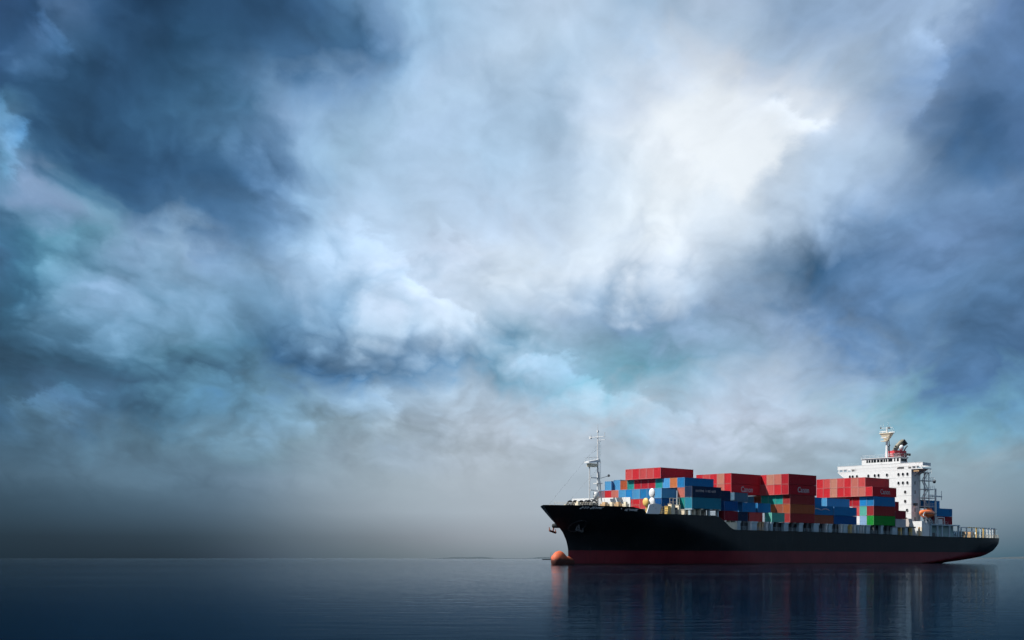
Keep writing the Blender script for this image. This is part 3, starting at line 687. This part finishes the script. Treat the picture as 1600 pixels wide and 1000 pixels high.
# side rails
def rail(name, pts, h, mat=white, n_mid=2, r=.035, post=2.0):
    b = MB()
    for (p, q) in zip(pts[:-1], pts[1:]):
        P_, Q_ = Vector(p), Vector(q); L_ = (Q_-P_).length; k = max(1, int(L_/post))
        for i in range(k+1):
            w = P_.lerp(Q_, i/k); b.tube(w, w+Vector((0,0,h)), r, 5)
        for j in range(n_mid+1):
            d = Vector((0,0,h*(j+1)/(n_mid+1))); b.tube(P_+d, Q_+d, r*.9, 5)
    return b.build(name, mat, ship)
rail('railing', [(u_, half(u_, zdeck(u_))-.15, zdeck(u_)-.1) for u_ in (19, 35, 51, 67, 83, 99, 113)], 1.05, bluegrey)
rail('railing', [(u_, half(u_, zdeck(u_))-.15, zdeck(u_)-.1) for u_ in (-11.5, -4, 3, 10.5)], 1.1, offwhite)
rail('railing', [(u_, half(u_, zdeck(u_)-.1)-.2, zdeck(u_)-.05) for u_ in (-36.5, -30, -25, -19)], .75, offwhite, 1)
# forecastle: breakwater, mooring gear, ventilators
MB().hexa([(-14.9,-12.6,12.8),(-14.6,-12.6,12.8),(-14.6,8.0,12.8),(-14.9,8.0,12.8)],[(-14.9,-12.6,17.55),(-14.6,-12.6,17.55),(-14.6,8.0,17.3),(-14.9,8.0,17.3)]).build('breakwater', white, ship)
for vv in (-9,-5,-1,3,6.5): MB().box((-14.96,vv-.08,12.9),(-14.9,vv+.08,17.2)).build('breakwater_stiffener', white, ship)
def winch(u, v, z, r, mat):
    e = empty('mooring_winch', ship)
    for d in (-.9, .9):
        b = MB(); n = 16
        for i in range(n):
            t0, t1 = 2*math.pi*i/n, 2*math.pi*(i+1)/n
            b.tube((u+r*math.cos(t0), v+d, z+r*math.sin(t0)), (u+r*math.cos(t1), v+d, z+r*math.sin(t1)), r*.2, 5)
        for i in range(4):
            t = math.pi*i/4; b.tube((u-r*math.cos(t), v+d, z-r*math.sin(t)), (u+r*math.cos(t), v+d, z+r*math.sin(t)), r*.08, 5)
        b.build('drum_flange', mat, e)
    MB().tube((u, v-1.2, z), (u, v+1.2, z), r*.45, 12).build('drum', mat, e)
    MB().box((u-.8, v-1.4, z-1.7), (u+.8, v+1.4, z-r*.7)).build('bed_frame', darkgrey, e)
for (u, v) in ((-24.5,-3.2),(-22.6,-1.0),(-23.4,2.4),(-20.6,-5.2)): winch(u, v, 15.25, 1.15, blackst if v != 2.4 else darkgrey)
for (u, v, s, m_) in ((-19.0,3.0,.9,tan),(-17.6,4.2,.75,offwhite),(-17.0,5.8,.8,tan),(-16.2,7.6,.6,offwhite),(-27.6,1.6,.5,offwhite)):
    MB().box((u-s, v-s, 13.0),(u+s, v+s, 15.6)).box((u-s*.6, v-s*.6, 15.6),(u+s*.6, v+s*.6, 16.05)).tube((u, v-s*1.3, 15.0),(u, v+s*1.3, 15.0), .4, 10).build('windlass', m_, ship)
for i, vv in enumerate((-6.0, 6.0)): MB().tube((-33, vv*.45, 13.5),(-33, vv*.45, 15.0), .3, 8).tube((-33, vv*.45, 15.0),(-33, vv*.45, 15.15), .42, 8).build('bollard', offwhite, ship)
# foremast
fm = empty('foremast', ship); UM = -18.45
b = MB().tube((UM,0,12.9),(UM,0,25.0),.25,10,.22).tube((UM,0,25.0),(UM,0,31.5),.2,10,.14).tube((UM,0,31.5),(UM,0,35.0),.16,8,.08); b.build('mast_pole', white, fm)
b = MB().tube((UM-2.9,-.2,12.9),(UM-2.9,-.2,25.4),.15,8).tube((UM+1.5,.5,12.9),(UM+.2,.1,24),.14,8)
b.build('mast_strut', white, fm)
b = MB()
for z in (16.8, 19.2, 22.4): b.box((UM-2.9,-.18,z-.12),(UM,.18,z+.12))
b.build('mast_crosspiece', white, fm)
b = MB().hexa([(UM-4.2,-.9,26.1),(UM+.3,-.6,26.5),(UM+.3,.6,26.5),(UM-4.2,.9,26.1)],[(UM-4.2,-.7,26.45),(UM+.3,-.5,27.3),(UM+.3,.5,27.3),(UM-4.2,.7,26.45)]); b.build('light_platform', white, fm)
b = MB().box((UM-3.4,-.7,25.2),(UM-.8,.7,26.05)); b.build('platform_bracket', offwhite, fm)
b = MB()
for dv in (-.7,.7):
    b.tube((UM-4.1,dv,27.5),(UM-.4,dv,27.7),.04,5)
    for k in range(4): b.tube((UM-4.1+k*1.2,dv,26.5),(UM-4.1+k*1.2,dv,27.55),.04,5)
b.build('platform_railing', white, fm)
b = MB().tube((UM-.35,-2.4,33.0),(UM-.35,2.4,33.0),.07,6).tube((UM,-2.4,33.0),(UM,-2.4,33.8),.06,5).tube((UM,2.4,32.7),(UM,2.4,34.0),.07,5).tube((UM+.1,.0,32.2),(UM+.1,2.4,32.2),.05,5).box((UM-.3,-2.75,32.7),(UM+.2,-2.25,33.3))
b.build('yardarm', white, fm)
b = MB().tube((UM,0,35),(UM,0,36.3),.05,5).box((UM-.2,-.2,34.2),(UM+.2,.2,34.7)); b.build('masthead_light', white, fm)
b = MB().box((UM-.7,-.9,20.9),(UM+.8,.9,21.1)).box((UM-.5,-.8,18.9),(UM+.6,.8,19.05)); b.build('small_platform', white, fm)
b = MB().tube((UM+.2,.2,22.2),(UM+1.6,2.2,22.9),.06,5).ell((UM+1.7,2.3,23.0),.35,.3,.35,8,6); b.build('floodlight', darkgrey, fm)
b = MB()
for dv in (.28,.62): b.tube((UM+.42,dv,13),(UM+.42,dv,32),.035,4)
for k in range(38): b.tube((UM+.42,.28,13.4+k*.5),(UM+.42,.62,13.4+k*.5),.025,4)
b.build('ladder', bluegrey, fm)
b = MB().tube((UM,0,31.0),(-36.5,0,14.9),.014,4).tube((UM,0,30.0),(UM-3.9,0,27.6),.014,4).tube((UM,0,24.8),(-26,-5.5,14.3),.014,4); b.build('stay_wire', darkgrey, fm)
b = MB().ell((UM-1.2,.6,17.8),.95,.8,1.25,12,8); b.build('bell_housing', white, fm)
MB().box((UM-2.0,-.9,12.9),(UM+.9,.9,14.2)).build('mast_house', white, fm)
# white mushroom vents on the port fore deck
def vent(u, v, z0, zs, mat, rz=1.15):
    e = empty('ventilator', ship)
    MB().tube((u+.5,v,z0),(u+.5,v,zs[0]),.3,8).build('trunk', mat, e)
    for z in zs:
        b = MB().ell((u+.1,v,z),.45,.98,rz,18,10); b.build('cowl', mat, e)
vent(-12.6, 13.3, 12.8, (18.25, 15.95), white, 1.22); vent(-13.4, 11.9, 12.8, (15.95,), yellow, 1.1)
MB().add([(-16.9,15.3,12.85),(-12.2,15.7,12.85),(-11.6,15.7,15.2),(-13.6,15.5,15.55),(-15.8,15.3,15.2)] + [(-16.9,15.1,12.85),(-12.2,15.5,12.85),(-11.6,15.5,15.2),(-13.6,15.3,15.55),(-15.8,15.1,15.2)], [(0,1,2,3,4),(9,8,7,6,5),(0,5,6,1),(1,6,7,2),(2,7,8,3),(3,8,9,4),(4,9,5,0)]).build('bulwark_plate', white, ship)
# gear on the fore deck, port side
for (u0, u1, z1, m_) in ((-8.6,-7.5,14.9,yellow),(-7.2,-5.9,15.5,offwhite),(-5.6,-4.7,14.6,darkgrey),(-4.3,-3.6,15.3,offwhite),(-2.0,-1.4,14.2,offwhite),(1.8,2.6,14.3,offwhite)):
    MB().box((u0,14.2,12.8),(u1,15.3,z1)).box((u0-.08,14.1,z1),(u1+.08,15.4,z1+.1)).build('deck_locker', m_, ship)
b = MB()
for u in (-7.6,-6.3,-5.0,-3.8): b.tube((u,15.1,15.2),(u,15.1,17.1),.05,5)
for z in (16.1,17.1): b.tube((-7.6,15.1,z),(-3.8,15.1,z),.05,5)
b.build('platform_railing', offwhite, ship)
b = MB()
for z in (13.5,14.1,14.7): b.tube((-11.6,15.3,z),(-8.6,15.3,z),.05,5)
for k in range(5): b.tube((-11.6+k*.75,15.3,12.9),(-11.6+k*.75,15.3,14.8),.05,5)
b.build('yellow_railing', yellow, ship)

# --- superstructure
acc = empty('accommodation_block', ship); F = 116.8; AW = 11.7
MB().box((F,-AW,8.4),(F+4.9,AW,30.25)).build('front_tower', white, acc)
MB().box((F+4.9,-8.5,8.4),(F+6.5,8.5,29.5)).build('rear_tower', white, acc)
def port_hole(v, z, w=.42, h=.55):
    b = MB(); n = 10
    vs = [(F-.02, v+w*math.cos(2*math.pi*i/n), z+h*math.sin(2*math.pi*i/n)) for i in range(n)] + [(F+.05, v+w*math.cos(2*math.pi*i/n), z+h*math.sin(2*math.pi*i/n)) for i in range(n)]
    b.add(vs, [tuple(range(n-1,-1,-1))]+[(i,(i+1)%n,n+(i+1)%n,n+i) for i in range(n)])
    o = b.build('porthole', glass, acc)
    r_ = MB()
    for i in range(n):
        t0, t1 = 2*math.pi*i/n, 2*math.pi*(i+1)/n
        r_.tube((F-.03, v+w*1.1*math.cos(t0), z+h*1.1*math.sin(t0)),(F-.03, v+w*1.1*math.cos(t1), z+h*1.1*math.sin(t1)),.07,4)
    r_.build('rim', white, o)
for v in (-11.0,-9.9,-8.3,-4.0,-1.6,-.2,2.9,7.1,8.7,10.3): port_hole(v, 28.75)
for v in (7.1,8.7,10.3,2.9,-1.6): port_hole(v, 25.95)
for z in (23.0, 20.0): port_hole(9.5, z); 
port_hole(10.2, 17.1); port_hole(10.0, 14.25)
for z in (28.7, 25.9, 23.0, 17.2, 14.3): MB().box((F+2.0, AW, z-.55),(F+2.5, AW+.03, z+.55)).build('side_window', glass, acc)
for z in (13.2,16.1,19.0,21.9,24.8,27.7):
    MB().box((F-.05,-AW-.05,z-.04),(F+4.95,AW+.05,z+.04)).build('deck_seam', white, acc)
# front extension at deck level
MB().box((F+.01,AW,8.4),(F+4.8,15.4,13.5)).build('deckhouse_wing', white, acc)
MB().box((F+.01,-15.4,8.4),(F+4.8,-AW,13.5)).build('deckhouse_wing', white, acc)
MB().hexa([(109.6,11.5,8.8),(112.6,11.5,8.8),(113.4,15.6,8.8),(110.2,15.6,8.8)],[(110.4,11.5,14.2),(112.4,11.5,14.2),(112.6,14.2,14.2),(110.6,14.2,14.2)]).build('ventilation_house', paint('weathered_grey', (0.34,0.31,0.29), .6, .15, .15), ship)
for k, u in enumerate((113.9, 114.9, 115.7, 116.3)): MB().box((u-.22,15.3,8.6),(u+.22,15.75,11.6 if k % 2 else 10.4)).build('deck_stanchion', offwhite if k != 1 else tan, ship)
# bridge
br_ = empty('bridge', ship); BU = F+.7; WV = 15.75
MB().box((F-.02,-WV,30.26),(F+5.4,WV,30.5)).build('bridge_deck', white, br_)
b = MB().box((BU-.75,-WV,31.25),(BU-.65,WV,32.3)).box((BU+4.2,-WV,31.25),(BU+4.3,WV,32.3)).box((BU-.65,WV-.1,31.25),(BU+4.2,WV,32.3)).box((BU-.65,-WV,31.25),(BU+4.2,-WV+.1,32.3)); b.build('wing_bulwark', white, br_)
MB().box((BU-.8,-WV-.06,32.3),(BU-.55,WV+.06,32.4)).build('bulwark_cap', white, br_)
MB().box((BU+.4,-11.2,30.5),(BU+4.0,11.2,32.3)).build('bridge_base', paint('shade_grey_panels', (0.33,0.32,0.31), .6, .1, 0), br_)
for v in [-15.2,-13.6,-12,-10.5,-9.0] + [-7+1.0*i for i in range(0)] + [7.6,10.4,11.9,13.4,15.2]: MB().box((BU-.72,v-.18,30.5),(BU-.5,v+.18,31.26)).build('bulwark_post', white, br_)
MB().box((BU-.71,-8.6,30.5),(BU-.62,6.6,31.25)).box((BU-.71,9.1,30.5),(BU-.62,10.3,31.25)).build('front_panel', white, br_)
MB().box((BU-.74,7.0,30.55),(BU-.66,9.0,31.2)).build('ventilation_grille', darkgrey, br_)
# wing brackets
MB().add([(F+.02,-WV,30.25),(F+.02,-AW,30.25),(F+.02,-AW,27.2)]+[(F+.4,-WV,30.25),(F+.4,-AW,30.25),(F+.4,-AW,27.2)], [(0,1,2),(5,4,3),(0,3,4,1),(1,4,5,2),(2,5,3,0)]).build('wing_bracket', white, br_)
for u in (F+1.2, F+4.2): MB().add([(u,WV-.6,30.25),(u,AW,30.25),(u,AW,28.2)]+[(u+.15,WV-.6,30.25),(u+.15,AW,30.25),(u+.15,AW,28.2)], [(0,1,2),(5,4,3),(0,3,4,1),(1,4,5,2),(2,5,3,0)]).build('wing_bracket', white, br_)
MB().box((F+.3,12.3,29.5),(F+1.2,14.2,30.2)).build('searchlight_box', tan, br_)
# wheelhouse
WH = empty('wheelhouse', ship); U1 = BU+.35
MB().box((U1,-7.15,32.41),(U1+4.6,7.15,33.12)).box((U1,-7.15,34.08),(U1+4.6,7.15,34.45)).box((U1+.35,-6.8,33.12),(U1+4.4,6.8,34.08)).build('wheelhouse_wall', white, WH)
MB().box((U1-.25,-7.4,34.45),(U1+4.8,7.4,34.62)).build('wheelhouse_roof', white, WH)
wins = [(-5.4,-4.8),(-4.6,-3.85),(-3.6,-2.85),(-2.7,-1.75),(-1.45,-.5),(-.25,.75),(.95,1.6),(1.8,2.4),(2.7,4.25),(4.85,5.35),(5.85,6.6)]
for a, c in wins:
    o = MB().box((U1+.02,a,33.16),(U1+.3,c,34.04)).build('bridge_window', glass, WH)
for a, c in zip([-7.15]+[w_[1] for w_ in wins], [w_[0] for w_ in wins]+[7.15]):
    MB().box((U1+.004,a,33.12),(U1+.34,c,34.08)).build('window_mullion', white, WH)
for a in (.5, 1.7, 2.9): MB().box((U1+a,7.1,33.16),(U1+a+.9,7.17,34.04)).build('bridge_window', glass, WH)
rail('roof_railing', [(U1-.1,-7.3,34.62),(U1-.1,7.3,34.62),(U1+4.6,7.3,34.62)], .95, white, 1, .03, 1.6)
rail('wing_railing', [(BU-.68,-15.6,32.4),(BU-.68,-7.6,32.4)], .75, bluegrey, 1, .03, 1.2)
# radar mast
rm = empty('radar_mast', ship); MU = 121.6
MB().tube((MU,0,34.5),(MU,0,42.2),.5,12,.38).tube((MU,0,42.2),(MU,0,45.0),.25,8,.15).build('mast_pole', white, rm)
MB().tube((MU+.75,.55,34.5),(MU+.55,.35,43.0),.14,8).build('exhaust_line', blackst, rm)
MB().box((MU-1.5,-2.0,42.7),(MU+.9,2.2,42.9)).box((MU-1.3,-1.6,40.2),(MU+.6,.6,40.4)).build('radar_platform', offwhite, rm)
MB().hexa([(MU-.5,-.5,40.4),(MU+.3,-.5,40.4),(MU+.3,.5,40.4),(MU-.5,.5,40.4)],[(MU-1.4,-1.9,42.7),(MU+.8,-1.9,42.7),(MU+.8,2.0,42.7),(MU-1.4,2.0,42.7)]).build('platform_bracket', offwhite, rm)
MB().box((MU-.25,-2.6,43.35),(MU+.05,-.2,43.6)).tube((MU-.1,-1.4,42.9),(MU-.1,-1.4,43.4),.14,6).build('radar_scanner', white, rm)
MB().box((MU-.2,.9,43.0),(MU+.1,3.0,43.25)).tube((MU,1.9,42.6),(MU,1.9,43.0),.12,6).build('radar_scanner', white, rm)
MB().box((MU-1.6,-1.4,41.2),(MU-1.3,.8,41.5)).build('radar_scanner', white, rm)
b = MB()
for v, z in ((-2.3,45.6),(-1.5,46.3),(-.6,45.2),(.5,46.6),(1.2,45.4),(1.9,44.6),(2.7,44.3)): b.tube((MU,v*.6,42.9),(MU,v,z),.045,5)
b.tube((MU,-2.3,44.6),(MU,2.2,44.7),.05,5).build('aerials', white, rm)
b = MB().box((MU-.2,.5,44.3),(MU+.3,1.0,44.9)).box((MU-.1,-2.5,44.5),(MU+.2,-2.1,45.0)); b.build('signal_lamp', darkgrey, rm)
# funnel
fu = empty('funnel', ship); FU = 124.4
MB().hexa([(FU,-3.0,29.5),(FU+5,-3.0,29.5),(FU+5,3.2,29.5),(FU,3.2,29.5)],[(FU+.5,-2.5,37.3),(FU+4.6,-2.5,37.3),(FU+4.6,2.8,37.3),(FU+.5,2.8,37.3)]).build('funnel_casing', redfun, fu)
MB().path([(FU+1.4,.3,37.2),(FU+2.2,.6,38.6),(FU+3.6,1.4,40.2),(FU+4.2,1.9,40.6)],.75,12).build('exhaust_pipe', sooty, fu)
MB().tube((FU+4.0,1.75,40.75),(FU+4.9,2.3,39.4),.85,12).build('exhaust_hood', blackst, fu)
MB().path([(FU+1.2,-1.9,37.2),(FU+1.0,-1.9,38.6),(FU+1.9,-1.7,39.4)],.2,8).build('exhaust_pipe', blackst, fu)
MB().path([(FU+3.8,2.4,37.2),(FU+4.1,2.8,38.3),(FU+4.6,3.2,39.0)],.2,8).build('exhaust_pipe', blackst, fu)
MB().ell((FU+3.0,1.9,38.3),.85,.8,.95,12,8).build('satellite_dome', white, fu)
MB().tube((FU+3.2,2.6,36.2),(FU+4.4,4.5,35.9),.4,8).build('vent_pipe', blackst, fu)
b = MB()
for v in (-2.2,-.6,1.0,2.4): b.tube((FU+.1,v,35.2),(FU+.1,v,36.4),.05,5)
b.tube((FU+.1,-2.6,36.4),(FU+.1,2.8,36.4),.05,5).tube((FU+.1,-2.6,35.8),(FU+.1,2.8,35.8),.05,5).build('funnel_railing', white, fu)
MB().box((F+6.5,-4.5,8.4),(FU+5.4,4.5,29.4)).build('engine_casing', white, fu)
# aft stair tower, port side
stw = empty('stair_tower', ship); V0, V1 = 11.2, 13.4; UA0, UA1 = 121.7, 128.0
levels = [13.0, 15.6, 18.4, 21.2, 24.0, 26.8, 29.4]
for u in (UA0+.4, UA1-3.2): 
    for v in (V0+.5, V1): MB().box((u-.12,v-.12,12.6),(u+.12,v+.12,29.4)).build('column', white, stw)
for i, z in enumerate(levels):
    ue = UA1 if z < 27 else UA1-2.0
    MB().box((UA0,V0,z-.1),(ue,V1+.3,z+.08)).build('landing', white, stw)
    b = MB()
    for k in range(6):
        u = UA0+(ue-UA0)*k/5; b.tube((u,V1+.25,z+.08),(u,V1+.25,z+1.1),.045,5)
    for h in (.55,1.1): b.tube((UA0,V1+.25,z+h),(ue,V1+.25,z+h),.04,5)
    b.build('railing', white, stw)
    if i < len(levels)-1:
        z1 = levels[i+1]; a, c = (UA0+1.2, UA1-2.4) if i % 2 else (UA1-2.4, UA0+1.2)
        s_ = MB()
        for v in (V0+.7, V0+1.5): s_.bar((a,v,z+.05),(c,v,z1-.05),.16)
        for k in range(1, 10): t = k/10; s_.box((a+(c-a)*t-.14,V0+.7,z+(z1-z)*t-.03),(a+(c-a)*t+.14,V0+1.5,z+(z1-z)*t+.03))
        s_.build('stair_flight', white, stw)
for z in (13.4, 16.0, 18.8, 21.6, 24.4, 27.0): MB().box((F+5.0,9.0,z),(F+5.05,9.9,z+2.0)).build('door', darkgrey, stw)
MB().ell((128.9,13.0,26.7),.55,.55,.6,10,8).build('floodlight', blackst, stw)
MB().box((118.0,11.73,18.6),(119.6,12.4,19.4)).build('locker', darkgrey, stw)
# aft deckhouse: open gallery along the port side
ga = empty('aft_gallery', ship)
MB().box((F+4.9,-15.2,8.4),(140.2,13.6,12.3)).build('gallery_wall', paint('teal_grey_wall', (0.20,0.34,0.36), .55, .1, .05), ga)
MB().box((F+4.9,-15.9,12.3),(140.4,15.9,12.62)).build('gallery_deck', bluegrey, ga)
for u in (F+5.2, 126.3, 129.2, 134.0, 140.0): MB().box((u-.28,15.3,8.5),(u+.28,15.75,12.3)).build('gallery_post', bluegrey, ga)
for u in (123.6, 137.2): MB().box((u-.5,13.6,8.6),(u+.5,13.65,10.9)).build('gallery_door', darkgrey, ga)
rail('gallery_railing', [(F+5.2,15.6,8.55),(140,15.4,8.55)], 1.1, bluegrey, 2, .04, 1.6)
rail('gallery_railing', [(F+5.2,15.7,12.62),(133,15.7,12.62)], 1.0, white, 1, .03, 1.6)
MB().box((123.0,15.6,8.5),(124.6,15.8,9.9)).box((123.35,15.81,8.9),(124.25,15.84,9.6)).build('mooring_fairlead', darkgrey, ga)
# davit, crane post
dv = empty('lifeboat_davit', ship)
MB().path([(117.4,15.6,15.4),(119.5,15.6,14.6),(121.8,15.6,13.2)],.16,6).path([(119.3,15.6,12.62),(119.3,15.6,14.6)],.14,6).path([(120.9,15.6,12.62),(120.9,15.6,13.9)],.14,6).build('davit_arm', white, dv)
MB().path([(117.4,15.5,15.4),(118.6,15.5,16.6),(119.2,14.4,17.2)],.12,6).build('davit_head', bluegrey, dv)
MB().path([(126.6,15.4,12.62),(126.6,15.4,14.9),(131.0,15.4,14.9),(131.0,15.4,12.62)],.16,6).box((127.3,14.8,12.7),(130.0,15.3,14.4)).build('winch_frame', white, dv)
MB().path([(121.5,15.0,12.7),(122.8,15.0,14.6),(124.4,15.0,12.7)],.16,6).path([(121.5,13.9,12.7),(122.8,13.9,14.6),(124.4,13.9,12.7)],.16,6).build('boat_cradle', bluegrey, dv)
cp = empty('stores_crane', ship)
MB().tube((126.3,14.9,12.62),(126.3,14.9,24.2),.36,10,.3).build('crane_post', white, cp)
MB().box((121.9,14.6,21.55),(130.2,15.1,21.95)).tube((130.2,14.85,20.6),(130.2,14.85,23.6),.1,6).build('crane_jib', white, cp)
# stern mooring deck: posts and light frames
sf = empty('stern_lashing_frame', ship)
for u, m_ in ((142.0,bluegrey),(145.6,white),(149.2,white),(152.4,yellow),(155.6,bluegrey),(158.0,yellow),(161.5,white),(164.6,white),(167.6,white),(169.6,darkgrey)):
    v = half(u, 8.6)-.5
    MB().box((u-.22,v-.3,8.5),(u+.22,v,12.0)).build('post', m_, sf)
for a, c, m_ in ((140.4,146,white),(146,152.6,yellow),(152.6,158.2,offwhite),(158.2,169.8,bluegrey)):
    va, vc = half(a,8.6)-.5, half(c,8.6)-.5
    MB().hexa([(a,va-.2,11.75),(c,vc-.2,11.75),(c,vc,11.75),(a,va,11.75)],[(a,va-.2,12.05),(c,vc-.2,12.05),(c,vc,12.05),(a,va,12.05)]).build('top_beam', m_, sf)
rail('stern_railing', [(u, half(u,8.6)-.2, 8.55) for u in (141,150,158,166,171,173.6)]+[(173.8,4,8.55),(173.8,-10,8.55)], 1.15, offwhite, 2, .045, 1.0)
rail('stern_railing', [(u, half(u,8.6)-.6, 8.55) for u in (158,166,171,173.0)], 3.2, bluegrey, 2, .05, 1.1)
for (u, v, s, m_) in ((143.6,11.5,1.0,bluegrey),(147.5,12.2,.8,darkgrey),(150.8,11.5,.9,tan),(155.2,11.4,.9,tan),(160,10,1.0,bluegrey),(165,8,.9,offwhite)):
    MB().box((u-s,v-s,8.5),(u+s,v+s,10.6)).tube((u,v-s*1.5,9.9),(u,v+s*1.5,9.9),.7,12).build('mooring_winch', m_, ship)
MB().box((142.5,9.6,8.5),(170,10.0,10.9)).build('stern_bulkhead', bluegrey, ship)

# --- marks on the hull
hull_strokes('ship_name', glyph_row(-32.0, -27.7, 13.95, .42, 9, .45, (3,)), lettering, .13)
hull_strokes('bow_mark', glyph_row(-22.5, -19.2, 13.5, .42, 8, .1), lettering, .16)
hull_strokes('bow_mark', [(-23.7,14.0,-23.5,14.05)], lettering, .3)
# hawse recess and its ring, port side
b = MB(); n = 18; cu_, cz_ = -29.6, 9.75
ring = [skin(cu_+1.5*math.cos(2*math.pi*i/n), cz_+1.35*math.sin(2*math.pi*i/n), .05) for i in range(n)]
for i in range(n): b.tube(ring[i], ring[(i+1) % n], .16, 6)
b.build('hawse_ring', paint('hull_trim', (0.009,0.010,0.012), .5, .2, .1), hull)
def anchor(side, u, z, label, ext=0.0):
    e = empty('anchor'); e.matrix_world = SHIP
    s = side
    def pt(du, dz, off): return (u+du*1.15, s*(half(u, z)+off+ext), z+dz*1.15)
    c = Vector(pt(0, .2, .25)); f = Vector(pt(-.2, -1.1, .55))
    MB().tube(c, f, .18, 8).build('shank', anchorm if s < 0 else darkgrey, e)
    b = MB()
    x0, x1 = Vector(pt(-1.1, -.9, .6)), Vector(pt(.8, -1.35, .6))
    b.tube(x0, x1, .26, 8)
    for w in (x0, x1):
        b.tube(w, w+Vector((.05, s*.25, 1.0)), .24, 6, .05)
    b.build('flukes', anchorm if s < 0 else darkgrey, e)
    tag(e, label, 'anchor')
anchor(1, -29.5, 9.8, 'dark anchor stowed in the hawse recess on the port bow')
anchor(-1, -29.8, 9.7, 'rusty anchor jutting out past the stem on the starboard bow', 1.25)
hb_ = Vector((-29.8, -(half(-29.8, 9.9)-.5), 10.0)); MB().tube(hb_, hb_+Vector((-.2, -1.9, -.1)), .7, 12, .55).build('hawse_bolster', hullm, hull)

# --- lifeboat
lb = empty('lifeboat'); lb.matrix_world = SHIP @ Matrix.Translation((121.4, -14.6, 16.0))
vs = []; fs = []; n = 16; secs = [(-4.0,.15,.2,.35),(-3.6,.75,.7,.2),(-2.8,1.15,1.05,.05),(-1.4,1.4,1.25,0),(.2,1.45,1.3,0),(1.8,1.4,1.25,.02),(3.0,1.1,1.0,.08),(3.7,.7,.7,.15),(3.95,.15,.2,.25)]
for (x, ry, rz, zc) in secs:
    for i in range(n):
        t = 2*math.pi*i/n; zz = math.sin(t); vs.append((x, ry*math.copysign(abs(math.cos(t))**.8, math.cos(t)), zc+rz*zz))
for j in range(len(secs)-1):
    for i in range(n): fs.append((j*n+i, j*n+(i+1)%n, (j+1)*n+(i+1)%n, (j+1)*n+i))
fs += [tuple(range(n)), tuple(range((len(secs)-1)*n, len(secs)*n))]
MB().add(vs, fs, True).build('hull_shell', orange_boat, lb)
MB().hexa([(.6,-.7,.9),(2.4,-.7,.9),(2.4,.7,.9),(.6,.7,.9)],[(.9,-.5,1.75),(2.1,-.5,1.75),(2.1,.5,1.75),(.9,.5,1.75)]).build('conning_hood', orange_boat, lb)
MB().box((-3.4,1.3,-.1),(3.4,1.48,.08)).build('rubbing_strake', darkgrey, lb)
tag(lb, 'orange enclosed lifeboat hanging in white davits behind the bridge', 'lifeboat')

# --- low barge on the horizon, past the bow
bg = empty('distant_barge'); bg.location = (42, 1500, 0)
MB().hexa([(-8,-2,-.5),(7.4,-2,-.5),(7.4,2,-.5),(-8,2,-.5)],[(-9,-2.2,.95),(8,-2.2,.95),(8,2.2,.95),(-9,2.2,.95)]).build('hull', darkgrey, bg)
MB().box((3.2,-1.4,.95),(5.4,1.4,2.6)).build('deckhouse', bluegrey, bg)
MB().tube((1,0,.95),(1,0,8.2),.16,6).tube((.2,0,6.6),(1.8,0,6.6),.09,5).build('mast', darkgrey, bg)
tag(bg, 'tiny dark barge with a mast on the horizon left of the bow', 'barge')

# labels must single out one thing each
dup = [k for k, n_ in used.items() if n_ > 1]
if dup: print('DUPLICATE LABELS', dup)
